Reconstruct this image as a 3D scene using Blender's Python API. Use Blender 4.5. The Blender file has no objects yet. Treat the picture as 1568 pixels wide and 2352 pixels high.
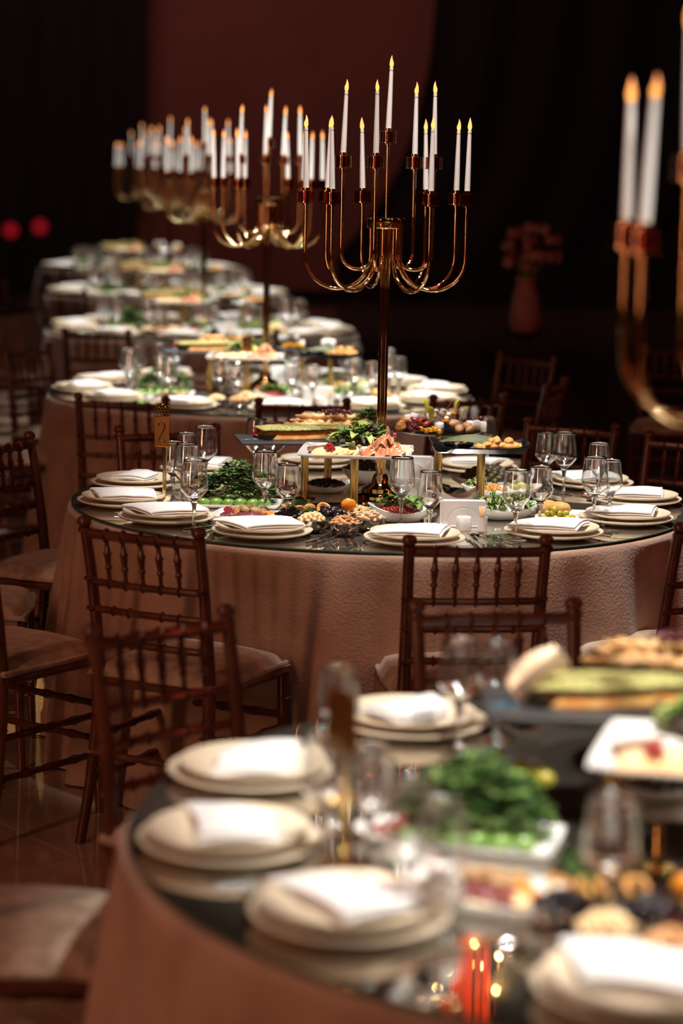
import bpy, math, random
from math import sin, cos, pi, radians, hypot, atan2, sqrt, atan
from mathutils import Vector, Matrix, noise

# ------------------------------------------------------------------ camera
W, H, F = 1568, 2352, 5300.0
CZ, ROLL, YH = 1.795, radians(1.15), 372.0
PITCH = atan((H / 2 - YH) * cos(ROLL) / F)
S = bpy.context.scene
C = S.collection
cd = bpy.data.cameras.new('camera'); cam = bpy.data.objects.new('camera', cd); C.objects.link(cam)
cd.sensor_fit = 'HORIZONTAL'; cd.sensor_width = 24.0; cd.lens = F / W * 24.0
cam.matrix_world = Matrix.Translation((0, 0, CZ)) @ Matrix.Rotation(pi / 2 - PITCH, 4, 'X') @ Matrix.Rotation(ROLL, 4, 'Z')
cd.clip_start = 0.05; cd.clip_end = 100
cd.dof.use_dof = True; cd.dof.focus_distance = 6.75; cd.dof.aperture_fstop = 1.9
S.camera = cam

# ------------------------------------------------------------------ world, lights, exposure
w = bpy.data.worlds.new('world'); S.world = w; w.use_nodes = True
w.node_tree.nodes['Background'].inputs[0].default_value = (0.02, 0.012, 0.012, 1)
w.node_tree.nodes['Background'].inputs[1].default_value = 0.3
S.view_settings.view_transform = 'Standard'; S.view_settings.look = 'None'
S.view_settings.exposure = 0.0; S.view_settings.gamma = 1.0; S.view_settings.use_curve_mapping = False
S.cycles.max_bounces = 10; S.cycles.transparent_max_bounces = 24; S.cycles.glossy_bounces = 6
S.cycles.transmission_bounces = 10; S.cycles.diffuse_bounces = 3
S.cycles.sample_clamp_indirect = 250.0; S.cycles.use_denoising = True; S.cycles.blur_glossy = 0.3

# centres of the six round tables, nearest first
TC = [(0.625, 3.54), (0.118, 7.07), (-0.37, 10.36), (-0.88, 14.2), (-1.38, 18.0), (-1.95, 22.0)]
R = 0.955; TT = 0.76

def light(name, kind, loc, target, energy, color, **kw):
    d = bpy.data.lights.new(name, kind); d.energy = energy; d.color = color
    for k, v in kw.items(): setattr(d, k, v)
    o = bpy.data.objects.new(name, d); C.objects.link(o); o.location = loc
    o.rotation_euler = (Vector(target) - Vector(loc)).to_track_quat('-Z', 'Y').to_euler()
    return o
WHITE = (1.0, 0.95, 0.86)
# (offset of the lamp from the table centre, offset of the aim, power)
# pairs of ceiling pin spots per table: (offsets of the two lamps, offset of the aim, power of each)
SPOTS = [(((0.9, -1.3, 4.9), (-0.2, -0.9, 5.1)), (0.10, 0.02), 960), (((-0.10, -1.35, 4.9), (0.45, -0.5, 5.1)), (0.12, -0.07), 680),
         (((0.9, -1.7, 4.9), (-0.5, -0.8, 5.1)), (0.08, 0), 1200), (((0.9, -1.7, 4.9), (-0.4, -0.9, 5.1)), (0, 0), 850),
         (((0.9, -1.7, 4.9), (-0.4, -0.9, 5.1)), (0, 0), 760), (((0.9, -1.7, 4.9), (-0.4, -0.9, 5.1)), (0, 0), 680)]
for (cx, cy), (lamps, a, p) in zip(TC, SPOTS):
    for o in lamps:
        dist = Vector((o[0] - a[0], o[1] - a[1], o[2] - 0.8)).length
        light('pin_spot', 'SPOT', (cx + o[0], cy + o[1], o[2]), (cx + a[0], cy + a[1], 0.9), p, WHITE,
              spot_size=2 * atan((1.05 if cy < 4 else 1.05) / dist), spot_blend=0.35, shadow_soft_size=0.09)
# dim red stage wash from the left and right front, warm wash on the rear wall
light('red_wash_left', 'AREA', (-4.2, 1.0, 2.9), (-0.6, 7.0, 1.2), 85, (1.0, 0.44, 0.25), shape='RECTANGLE', size=0.22, size_y=3.4)
light('wall_fill_left', 'AREA', (-8.6, 5.0, 6.6), (-10, 5.0, 2.0), 110, (1.0, 0.34, 0.20), shape='RECTANGLE', size=0.5, size_y=14)  # added unseen fill: reddens the left wall for the brass to reflect
light('wall_fill_right', 'AREA', (8.6, 5.0, 6.6), (10, 5.0, 2.0), 70, (1.0, 0.28, 0.16), shape='RECTANGLE', size=0.5, size_y=14)  # added unseen fill on the right wall, for brass reflections
light('wall_fill_front', 'AREA', (0, -2.8, 6.6), (0, -4, 2.0), 80, (1.0, 0.50, 0.30), shape='RECTANGLE', size=14, size_y=0.5)  # added unseen fill on the wall behind the camera, for brass reflections
light('red_wash_right', 'AREA', (4.6, 4.0, 3.6), (0.4, 9.0, 0.8), 16, (1.0, 0.10, 0.05), shape='RECTANGLE', size=0.4, size_y=2.4)
light('wall_wash', 'AREA', (-2.5, 24.5, 6.2), (-1.6, 30.0, 4.6), 66, (1.0, 0.50, 0.46), shape='RECTANGLE', size=6.0, size_y=1.0)
light('floor_beam', 'SPOT', (-3.2, 7.0, 5.5), (-0.985, 7.09, 0.0), 1500, (1.0, 0.72, 0.34), spot_size=radians(2.8), spot_blend=0.1, shadow_soft_size=0.01)

# ------------------------------------------------------------------ pixel helpers (photograph frame)
def ray(px, py):
    u = px - W / 2; v = py - H / 2; c, s = cos(ROLL), sin(ROLL)
    a = u * c + v * s; b = -u * s + v * c
    return (a, F * cos(PITCH) - b * sin(PITCH), -F * sin(PITCH) - b * cos(PITCH))
def at(px, py, z):
    d = ray(px, py); t = (z - CZ) / d[2]
    return (d[0] * t, d[1] * t)
def LL(px, py, z=TT):
    x, y = at(px, py, z)
    return (x - TC[1][0], y - TC[1][1])

# ------------------------------------------------------------------ materials
MATS = {}
def mat(name, col, rough=0.5, metal=0.0, col2=None, cscale=8.0, bump=0.0, bscale=60.0, spec=0.5, coat=0.0, sss=0.0,
        trans=0.0, sheen=0.0, emit=0.0, crange=(0.4, 0.6), bdist=0.002):
    if name in MATS: return MATS[name]
    m = bpy.data.materials.new(name); m.use_nodes = True; nt = m.node_tree; N = nt.nodes; L = nt.links
    b = N['Principled BSDF']
    b.inputs['Base Color'].default_value = (*col, 1); b.inputs['Roughness'].default_value = rough
    b.inputs['Metallic'].default_value = metal; b.inputs['Specular IOR Level'].default_value = spec
    b.inputs['Coat Weight'].default_value = coat; b.inputs['Coat Roughness'].default_value = 0.08
    if sss: b.inputs['Subsurface Weight'].default_value = sss; b.inputs['Subsurface Scale'].default_value = 0.01
    if trans: b.inputs['Transmission Weight'].default_value = trans; b.inputs['IOR'].default_value = 1.48
    if sheen: b.inputs['Sheen Weight'].default_value = sheen; b.inputs['Sheen Roughness'].default_value = 0.4
    if emit: b.inputs['Emission Color'].default_value = (*col, 1); b.inputs['Emission Strength'].default_value = emit
    if col2 or bump:
        tc = N.new('ShaderNodeTexCoord')
    if col2:
        n = N.new('ShaderNodeTexNoise'); n.inputs['Scale'].default_value = cscale; n.inputs['Detail'].default_value = 5
        r = N.new('ShaderNodeValToRGB'); r.color_ramp.elements[0].position = crange[0]; r.color_ramp.elements[1].position = crange[1]
        r.color_ramp.elements[0].color = (*col, 1); r.color_ramp.elements[1].color = (*col2, 1)
        L.new(tc.outputs['Object'], n.inputs['Vector']); L.new(n.outputs['Fac'], r.inputs['Fac']); L.new(r.outputs['Color'], b.inputs['Base Color'])
    if bump:
        n = N.new('ShaderNodeTexNoise'); n.inputs['Scale'].default_value = bscale; n.inputs['Detail'].default_value = 4
        bp = N.new('ShaderNodeBump'); bp.inputs['Strength'].default_value = bump; bp.inputs['Distance'].default_value = bdist
        L.new(tc.outputs['Object'], n.inputs['Vector']); L.new(n.outputs['Fac'], bp.inputs['Height']); L.new(bp.outputs['Normal'], b.inputs['Normal'])
    MATS[name] = m
    return m
def thin_glass(name, tint=(1, 1, 1), ior=1.5, gloss=1.0):
    if name in MATS: return MATS[name]
    m = bpy.data.materials.new(name); m.use_nodes = True; nt = m.node_tree; N = nt.nodes; L = nt.links
    N.remove(N['Principled BSDF']); out = N['Material Output']
    t = N.new('ShaderNodeBsdfTransparent'); t.inputs[0].default_value = (*tint, 1)
    g = N.new('ShaderNodeBsdfGlossy'); g.inputs['Roughness'].default_value = 0.015; g.inputs[0].default_value = (gloss, gloss, gloss, 1)
    fr = N.new('ShaderNodeFresnel'); fr.inputs[0].default_value = ior
    # the same fresnel from both sides of the thin wall
    ge = N.new('ShaderNodeNewGeometry'); mr = N.new('ShaderNodeMapRange'); mr.inputs['To Min'].default_value = ior; mr.inputs['To Max'].default_value = 1 / ior
    L.new(ge.outputs['Backfacing'], mr.inputs['Value']); L.new(mr.outputs['Result'], fr.inputs[0])
    mx = N.new('ShaderNodeMixShader'); L.new(fr.outputs[0], mx.inputs[0]); L.new(t.outputs[0], mx.inputs[1]); L.new(g.outputs[0], mx.inputs[2])
    L.new(mx.outputs[0], out.inputs['Surface']); MATS[name] = m
    return m
def emis(name, bottom, top, strength, z0=0.0, z1=0.03):
    if name in MATS: return MATS[name]
    m = bpy.data.materials.new(name); m.use_nodes = True; nt = m.node_tree; N = nt.nodes; L = nt.links
    N.remove(N['Principled BSDF']); e = N.new('ShaderNodeEmission'); e.inputs[1].default_value = strength
    tc = N.new('ShaderNodeTexCoord'); sp = N.new('ShaderNodeSeparateXYZ'); mr = N.new('ShaderNodeMapRange')
    mr.inputs['From Min'].default_value = z0; mr.inputs['From Max'].default_value = z1
    r = N.new('ShaderNodeValToRGB'); r.color_ramp.elements[0].color = (*bottom, 1); r.color_ramp.elements[1].color = (*top, 1)
    L.new(tc.outputs['Object'], sp.inputs[0]); L.new(sp.outputs['Z'], mr.inputs['Value']); L.new(mr.outputs['Result'], r.inputs['Fac'])
    L.new(r.outputs['Color'], e.inputs[0]); L.new(e.outputs[0], N['Material Output'].inputs['Surface']); MATS[name] = m
    return m

mBRASS = mat('polished_brass', (0.80, 0.53, 0.28), 0.055, 1.0)
mGOLD = mat('gold_post', (0.80, 0.56, 0.20), 0.16, 1.0)
mCUP = thin_glass('amber_cup_glass', (0.80, 0.50, 0.38), 1.8)
mCANDLE = mat('white_candle_wax', (0.66, 0.64, 0.63), 0.45, sss=0.1)
mFLAME = emis('amber_flame', (1.0, 0.40, 0.075), (1.0, 0.34, 0.13), 2.3, 0.0, 0.034)
mGLASS = thin_glass('clear_thin_glass', (0.97, 0.97, 0.97), 1.5)
mSTEM = mat('clear_solid_glass', (1, 1, 1), 0.0, trans=1.0, coat=1.0)
mSTEM.node_tree.nodes['Principled BSDF'].inputs['Coat IOR'].default_value = 2.0
mCREAM = mat('cream_stoneware', (0.76, 0.64, 0.48), 0.28, coat=0.3, spec=0.5)
mNAPKIN = mat('white_damask', (0.76, 0.76, 0.77), 0.75, sheen=0.2, bump=0.2, bscale=40, bdist=0.003)
mPORC = mat('white_porcelain', (0.86, 0.85, 0.83), 0.18, coat=0.5)
mSTEEL = mat('polished_steel', (0.62, 0.60, 0.58), 0.10, 1.0)
mSLATE = mat('grey_slate', (0.040, 0.037, 0.038), 0.55, bump=0.6, bscale=60)
mBLACKC = mat('black_glazed_ceramic', (0.010, 0.009, 0.010), 0.16, spec=0.3)
mWOOD = mat('mahogany_wood', (0.120, 0.036, 0.018), 0.30, col2=(0.07, 0.021, 0.011), cscale=14, coat=0.35)
mVELV = mat('rose_beige_velvet', (0.44, 0.285, 0.205), 0.85, col2=(0.36, 0.23, 0.165), cscale=9, sheen=0.4, bump=0.7, bscale=130, bdist=0.003)
mCUSH = mat('crushed_velvet_cushion', (0.50, 0.39, 0.30), 0.7, col2=(0.32, 0.235, 0.175), cscale=22, sheen=0.6, bump=0.5, bscale=50, bdist=0.004)
mEDGE = mat('green_glass_edge', (0.05, 0.10, 0.08), 0.05, coat=0.6)
mWOODL = mat('pale_wood', (0.62, 0.42, 0.24), 0.6)
def mirror():
    m = bpy.data.materials.new('mirror_glass'); m.use_nodes = True; nt = m.node_tree; N = nt.nodes; L = nt.links
    b = N['Principled BSDF']; b.inputs['Base Color'].default_value = (0.62, 0.60, 0.56, 1); b.inputs['Metallic'].default_value = 1.0; b.inputs['Roughness'].default_value = 0.015
    d = N.new('ShaderNodeBsdfDiffuse'); d.inputs[0].default_value = (0.45, 0.40, 0.32, 1)
    mx = N.new('ShaderNodeMixShader'); mx.inputs[0].default_value = 0.07
    L.new(b.outputs[0], mx.inputs[1]); L.new(d.outputs[0], mx.inputs[2]); L.new(mx.outputs[0], N['Material Output'].inputs['Surface'])
    return m
mMIRROR = mirror()

# ------------------------------------------------------------------ geometry collector
class G:
    def __init__(s): s.v = []; s.f = []; s.m = []
    def add(s, v, f, m=0):
        n = len(s.v); s.v += [tuple(p) for p in v]; s.f += [tuple(i + n for i in q) for q in f]; s.m += [m] * len(f); return s
    def lathe(s, prof, n=24, c=(0, 0), m=0, rad=None):
        v = []; f = []; rings = []
        for r, z in prof:
            if r < 1e-6: rings.append([len(v)]); v.append((c[0], c[1], z))
            else:
                rings.append(list(range(len(v), len(v) + n)))
                for i in range(n):
                    a = 2 * pi * i / n; rr, zz = (r, z) if rad is None else rad(r, z, a, i)
                    v.append((c[0] + rr * cos(a), c[1] + rr * sin(a), zz))
        for A, B in zip(rings, rings[1:]):
            for i in range(n):
                j = (i + 1) % n
                if len(A) == 1 and len(B) == 1: continue
                if len(A) == 1: f.append((A[0], B[j], B[i]))
                elif len(B) == 1: f.append((A[i], A[j], B[0]))
                else: f.append((A[i], A[j], B[j], B[i]))
        return s.add(v, f, m)
    def tube(s, pts, r, n=8, m=0, caps=True, flat=1.0):
        pts = [Vector(p) for p in pts]; k = len(pts); rs = r if isinstance(r, (list, tuple)) else [r] * k
        T = [(pts[min(i + 1, k - 1)] - pts[max(i - 1, 0)]).normalized() for i in range(k)]
        up = Vector((0, 0, 1)) if abs(T[0].z) < 0.9 else Vector((1, 0, 0))
        a = T[0].cross(up).normalized(); v = []; f = []
        for i in range(k):
            a = (a - T[i] * a.dot(T[i])).normalized(); b = T[i].cross(a)
            for j in range(n):
                t = 2 * pi * j / n; v.append(pts[i] + (a * cos(t) + b * sin(t) * flat) * rs[i])
        for i in range(k - 1):
            for j in range(n):
                q = (j + 1) % n; f.append((i * n + j, i * n + q, (i + 1) * n + q, (i + 1) * n + j))
        if caps: f.append(tuple(range(n))[::-1]); f.append(tuple((k - 1) * n + j for j in range(n)))
        return s.add(v, f, m)
    def box(s, c, d, m=0, rz=0.0, bev=0.0):
        x, y, z = d[0] / 2, d[1] / 2, d[2] / 2; v = []
        if bev:
            b = min(bev, x * .9, y * .9, z * .9); ring = []
            for zz, ins in ((-z, b), (-z + b, 0), (z - b, 0), (z, b)):
                X, Y = x - ins, y - ins; q = b if not ins else b * .5
                for px, py in ((-X + q, -Y), (X - q, -Y), (X, -Y + q), (X, Y - q), (X - q, Y), (-X + q, Y), (-X, Y - q), (-X, -Y + q)):
                    v.append((px, py, zz))
            f = [tuple(range(7, -1, -1)), tuple(range(24, 32))]
            for k in range(3):
                for i in range(8): j = (i + 1) % 8; f.append((k * 8 + i, k * 8 + j, k * 8 + 8 + j, k * 8 + 8 + i))
        else:
            v = [(a, b2, c2) for c2 in (-z, z) for a, b2 in ((-x, -y), (x, -y), (x, y), (-x, y))]
            f = [(3, 2, 1, 0), (4, 5, 6, 7), (0, 1, 5, 4), (1, 2, 6, 5), (2, 3, 7, 6), (3, 0, 4, 7)]
        cr, sr = cos(rz), sin(rz)
        return s.add([(c[0] + p[0] * cr - p[1] * sr, c[1] + p[0] * sr + p[1] * cr, c[2] + p[2]) for p in v], f, m)
    def ball(s, c, r, n=8, k=6, nz=0.0, seed=0, m=0, fs=3.0, xf=None):
        if not isinstance(r, tuple): r = (r, r, r)
        v = [(0, 0, -1)]; f = []
        for i in range(1, k):
            t = -pi / 2 + pi * i / k
            for j in range(n): a = 2 * pi * j / n; v.append((cos(t) * cos(a), cos(t) * sin(a), sin(t)))
        v.append((0, 0, 1)); last = len(v) - 1
        for j in range(n):
            q = (j + 1) % n; f.append((0, 1 + q, 1 + j)); f.append((last, 1 + (k - 2) * n + j, 1 + (k - 2) * n + q))
            for i in range(k - 2): f.append((1 + i * n + j, 1 + i * n + q, 1 + (i + 1) * n + q, 1 + (i + 1) * n + j))
        o = []
        for p in v:
            e = 1 + nz * noise.noise(Vector(p) * fs * .5 + Vector((seed * 7.1, seed * 3.3, 0)))
            q = Vector((p[0] * r[0] * e, p[1] * r[1] * e, p[2] * r[2] * e))
            if xf: q = xf @ q
            o.append((q.x + c[0], q.y + c[1], q.z + c[2]))
        return s.add(o, f, m)
    def grid(s, fn, nu, nv, m=0, thick=0.0):
        v = [fn(i / nu, j / nv) for j in range(nv + 1) for i in range(nu + 1)]; f = []
        for j in range(nv):
            for i in range(nu): a = j * (nu + 1) + i; f.append((a, a + 1, a + nu + 2, a + nu + 1))
        if thick:
            k = len(v); v2 = [(p[0], p[1], p[2] - thick) for p in v]; f2 = [tuple(reversed([i + k for i in q])) for q in f]
            bd = [i for i in range(nu + 1)] + [j * (nu + 1) + nu for j in range(1, nv + 1)] + [nv * (nu + 1) + i for i in range(nu - 1, -1, -1)] + [j * (nu + 1) for j in range(nv - 1, 0, -1)]
            f3 = [(bd[(i + 1) % len(bd)], bd[i], bd[i] + k, bd[(i + 1) % len(bd)] + k) for i in range(len(bd))]
            return s.add(v + v2, f + f2 + f3, m)
        return s.add(v, f, m)
    def mesh(s, name, mats, sharp=40):
        me = bpy.data.meshes.new(name); me.from_pydata(s.v, [], s.f)
        for x in (mats if isinstance(mats, (list, tuple)) else [mats]): me.materials.append(x)
        me.polygons.foreach_set('material_index', s.m); me.polygons.foreach_set('use_smooth', [True] * len(s.f))
        me.update()
        if sharp: me.set_sharp_from_angle(angle=radians(sharp))
        return me

CACHE = {}
def M_(key, fn, mats, sharp=40):
    if key not in CACHE:
        g = G(); fn(g); CACHE[key] = g.mesh(key, mats, sharp)
    return CACHE[key]
def link(name, data, parent=None, loc=(0, 0, 0), rot=(0, 0, 0), scale=None, kind=None, label=None):
    o = bpy.data.objects.new(name, data); C.objects.link(o); o.parent = parent; o.location = loc
    o.rotation_euler = rot if isinstance(rot, (tuple, list)) else (0, 0, rot)
    if scale: o.scale = scale if isinstance(scale, (tuple, list)) else (scale,) * 3
    if kind: o['kind'] = kind
    if label: o['label'] = label
    return o
def thing(name, label, cat, loc=(0, 0, 0), rot=0, data=None, group=None, kind=None, scale=None):
    o = link(name, data, None, loc, rot, scale, kind, label); o['category'] = cat
    if group: o['group'] = group
    return o

# ------------------------------------------------------------------ the room
mFLOORJ = mat('tile_joint', (0.05, 0.035, 0.025), 0.7)
mTILE = mat('polished_beige_tile', (0.30, 0.22, 0.16), 0.07, col2=(0.26, 0.185, 0.13), cscale=1.4, coat=0.4)
mWALL = mat('burgundy_wall_panel', (0.30, 0.11, 0.085), 0.9, col2=(0.27, 0.10, 0.08), cscale=1.2, bump=0.2, bscale=20)
mBLACK = mat('black_drape', (0.030, 0.024, 0.028), 1.0, spec=0.1)
mDARK = mat('dark_room_paint', (0.022, 0.015, 0.014), 0.9)
def struct(name, g, m, label=None):
    o = link(name, g.mesh(name, m), kind='structure')
    if label: o['label'] = label
    return o
g = G().box((0, 14, -0.035), (20, 36, 0.05)); flo = struct('floor', g, mFLOORJ, 'polished beige tile floor around the tables')
tl = M_('tile', lambda g: g.box((0, 0, 0), (0.597, 0.597, 0.012), bev=0.0015), mTILE)
ta = radians(38)
tp = []
for i in range(-30, 30):
    for j in range(-30, 30):
        x = i * 0.6 * cos(ta) - j * 0.6 * sin(ta) - 0.62; y = i * 0.6 * sin(ta) + j * 0.6 * cos(ta) + 6.19
        if -3.0 < x < 2.4 and 2.0 < y < 13: tp.append((x, y))
for x, y in tp[:290]: link('tile', tl, flo, (x, y, -0.005), (0, 0, ta))
g = G()
for x0, x1, y0, y1 in ((-10, -3.0, -4, 32), (2.4, 10, -4, 32), (-3.0, 2.4, 13, 32), (-3.0, 2.4, -4, 2.0)):
    g.add([(x0, y0, -0.008), (x1, y0, -0.008), (x1, y1, -0.008), (x0, y1, -0.008)], [(0, 1, 2, 3)])
link('plain_floor', g.mesh('plain_floor', mTILE), flo)
struct('ceiling', G().box((0, 14, 7.05), (20, 36, 0.1)), mDARK)
mSIDE = mat('dark_red_wall', (0.16, 0.055, 0.045), 0.9)
struct('wall_left', G().box((-10.05, 14, 3.5), (0.1, 36, 7)), mSIDE)
struct('wall_right', G().box((10.05, 14, 3.5), (0.1, 36, 7)), mSIDE)
struct('wall_front', G().box((0, -4.05, 3.5), (20, 0.1, 7)), mSIDE)
struct('wall_back', G().box((0, 32.05, 3.5), (20, 0.1, 7)), mDARK)
# big pale-lit panel on the rear wall with black drapes either side
Yb = 30.0
def wx(px, py): d = ray(px, py); t = Yb / d[1]; return d[0] * t, CZ + d[2] * t
thing('wall_panel', 'tall burgundy panel in the middle of the dark rear wall', 'panel', (0, 0, 0), 0,
      G().box(((-2.55 + 1.6) / 2, Yb + 0.6, 3.45), (4.6, 0.12, 6.7), bev=0.01).mesh('wall_panel', mWALL))
def drape(name, label, edge, x_out, side):
    g = G(); nu = 60
    def fn(u, v):
        z = 0.0 + v * 6.9; xe = edge(z); x = xe + (x_out - xe) * u
        return (x, Yb + 0.08 * sin(u * 60) + (0.02 if v < 1 else 0), z)
    g.grid(fn, 120, 24)
    return thing(name, label, 'curtain', (0, 0, 0), 0, g.mesh(name, mBLACK))
lx = wx(338, 200)[0]
drape('drape', 'black drape left of the burgundy panel', lambda z: lx + (0.0 if z > 2.2 else (2.2 - z) * -0.1), -9.5, -1)
ex = [(0, wx(1000, 10)), (1, wx(985, 150)), (2, wx(960, 260)), (3, wx(925, 370)), (4, wx(870, 470)), (5, wx(800, 560))]
def redge(z):
    P = [p for _, p in ex]
    if z >= P[0][1]: return P[0][0]
    for a, b in zip(P, P[1:]):
        if z >= b[1]: t = (a[1] - z) / (a[1] - b[1]); return a[0] + (b[0] - a[0]) * t
    return P[-1][0] - 0.15
drape('drape', 'black tied-back drape right of the burgundy panel, its edge curving down to the left', redge, 9.5, 1)

# ------------------------------------------------------------------ chairs
CH = 0.865
def chair_proto():
    def leg_back(g, s):
        # bowed rear post: foot kicks back, seat joint forward, top leans back
        P = [(s * .185, -.235, 0), (s * .178, -.20, .15), (s * .172, -.175, .32), (s * .170, -.17, .46), (s * .170, -.185, .60), (s * .172, -.21, .75), (s * .174, -.232, CH - .015)]
        g.tube(P, [.014, .0155, .017, .018, .0165, .015, .0145], 10)
        for t in (.30, .54, .63, .71):
            y = -.175 - max(0, t - .46) * .14; g.ball((s * .171, y, t), (.0195, .0195, .008), 10, 4)
        g.ball((s * .174, -.235, CH - .002), (.0205, .0205, .016), 12, 6); g.tube([(s * .174, -.233, CH - .03), (s * .174, -.233, CH - .018)], .0185, 10)
    def leg_front(g, s):
        P = [(s * .19, .195, 0), (s * .188, .19, .16), (s * .187, .187, .30), (s * .186, .185, .44)]
        g.tube(P, [.0125, .0145, .016, .0175], 10)
        for t in (.14, .24, .36): g.ball((s * .188, .19, t), (.019, .019, .007), 10, 4)
    def rail(g, y0, z, x=.172, r=.0105, rings=(), sag=.012):
        n = 12; P = []
        for i in range(n + 1):
            t = -1 + 2 * i / n; P.append((x * t, y0 - sag * (1 - t * t), z))
        g.tube(P, r, 8)
        for q in rings:
            t = q / x; g.ball((q, y0 - sag * (1 - t * t), z), (.006, r * 1.5, r * 1.5), 8, 4)
    sx = [-.107, -.0535, 0, .0535, .107]
    yb = lambda z: -.175 - max(0, z - .46) * .14
    def spindle(g):
        z0, z1 = .0, .125
        pr = [(.0045, z0), (.006, .008), (.0055, .02), (.0062, .036), (.0095, .040), (.0095, .045), (.0065, .049), (.009, .068), (.0095, .076), (.0115, .079), (.0115, .084), (.008, .088), (.0065, .105), (.0048, .118), (.0045, z1)]
        g.lathe(pr, 8)
    def bam(g, L_):
        n = 16; P = [(-L_ / 2 + L_ * i / n, 0, 0) for i in range(n + 1)]
        g.tube(P, [.010 if i % 4 else .0135 for i in range(n + 1)], 8)
    p = {}
    p['seat_frame'] = M_('seat_frame', lambda g: [g.tube([(-.186, -.17, .435), (.186, -.17, .435)], .016, 8), g.tube([(-.186, .185, .435), (.186, .185, .435)], .016, 8),
        g.tube([(-.178, -.17, .435), (-.188, .185, .435)], .016, 8), g.tube([(.178, -.17, .435), (.188, .185, .435)], .016, 8), g.box((0, .008, .44), (.35, .34, .012))], mWOOD)
    def cush(g):
        def fn(u, v):
            x = (u - .5) * 2; y = (v - .5) * 2; e = 1 - max(abs(x), abs(y)) ** 6
            k = sqrt(max(0, 1 - abs(x) ** 3.2)) * sqrt(max(0, 1 - abs(y) ** 3.2))
            q = 1 - .10 * (x * x * y * y)
            return (x * .205 * q, .01 + y * .205 * q, .450 + .050 * k ** .6 + .003 * noise.noise(Vector((x * 3, y * 3, 1))))
        g.grid(fn, 18, 18)
        n = 18; g.add([( (i / n - .5) * .4, (j / n - .5) * .4 + .01, .449) for j in (0, n) for i in (0, n)], [(0, 2, 3, 1)])
        prof = []
        g.tube([(.2 * cos(a) * (1 / max(abs(cos(a)), abs(sin(a)))) ** .85, .01 + .2 * sin(a) * (1 / max(abs(cos(a)), abs(sin(a)))) ** .85, .455) for a in [2 * pi * i / 40 for i in range(41)]], .007, 6, caps=False)
    p['seat_cushion'] = M_('seat_cushion', cush, mCUSH, 60)
    proto = bpy.data.objects.new('chiavari_chair', None); C.objects.link(proto)
    for nm in ('seat_frame', 'seat_cushion'): link(nm, p[nm], proto)
    for s in (-1, 1): link('rear_post', M_('rear_post%d' % s, lambda g: leg_back(g, s), mWOOD), proto)
    for s in (-1, 1): link('front_leg', M_('front_leg%d' % s, lambda g: leg_front(g, s), mWOOD), proto)
    link('top_rail', M_('top_rail', lambda g: rail(g, yb(.83), .832, r=.0135, rings=sx), mWOOD), proto)
    for z, rr in ((.703, sx), (.630, (-.1, -.05, .05, .1)), (.545, (-.1, -.05, .05, .1))):
        link('back_rail', M_('back_rail%d' % int(z * 1000), lambda g: rail(g, yb(z), z, r=.010, rings=rr), mWOOD), proto)
    sm = M_('spindle', spindle, mWOOD)
    for x in sx:
        t = x / .172; z0 = .705; y0 = yb(.703) - .012 * (1 - t * t); link('spindle', sm, proto, (x, y0, z0), (atan2(.0175, .125), 0, 0))
    bs = M_('side_stretcher', lambda g: bam(g, .37), mWOOD); bf = M_('cross_stretcher', lambda g: bam(g, .365), mWOOD)
    for s in (-1, 1):
        for z in (.17, .28): link('side_stretcher', bs, proto, (s * .181, .003, z), (0, 0, pi / 2 - s * .02))
    for y, z in ((.19, .21), (.188, .31), (-.195, .24)): link('cross_stretcher', bf, proto, (0, y, z))
    return proto
PROTO = chair_proto(); PUSED = [False]
def put_chair(bx, by, hx, hy, label, group=None):
    """(bx, by): middle of the top rail; (hx, hy): the way the chair faces."""
    l = hypot(hx, hy); hx /= l; hy /= l
    loc = (bx + hx * .225, by + hy * .225, 0); rz = atan2(-hx, hy)
    if not PUSED[0]: o = PROTO; PUSED[0] = True
    else:
        o = PROTO.copy(); C.objects.link(o)
        for c in PCH: d = c.copy(); C.objects.link(d); d.parent = o
    o.location = loc; o.rotation_euler = (0, 0, rz); o['label'] = label; o['category'] = 'chair'
    o['group'] = group or 'mahogany chairs around the tables'
PCH = list(PROTO.children)
t1, t2, t3 = TC[0], TC[1], TC[2]
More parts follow.
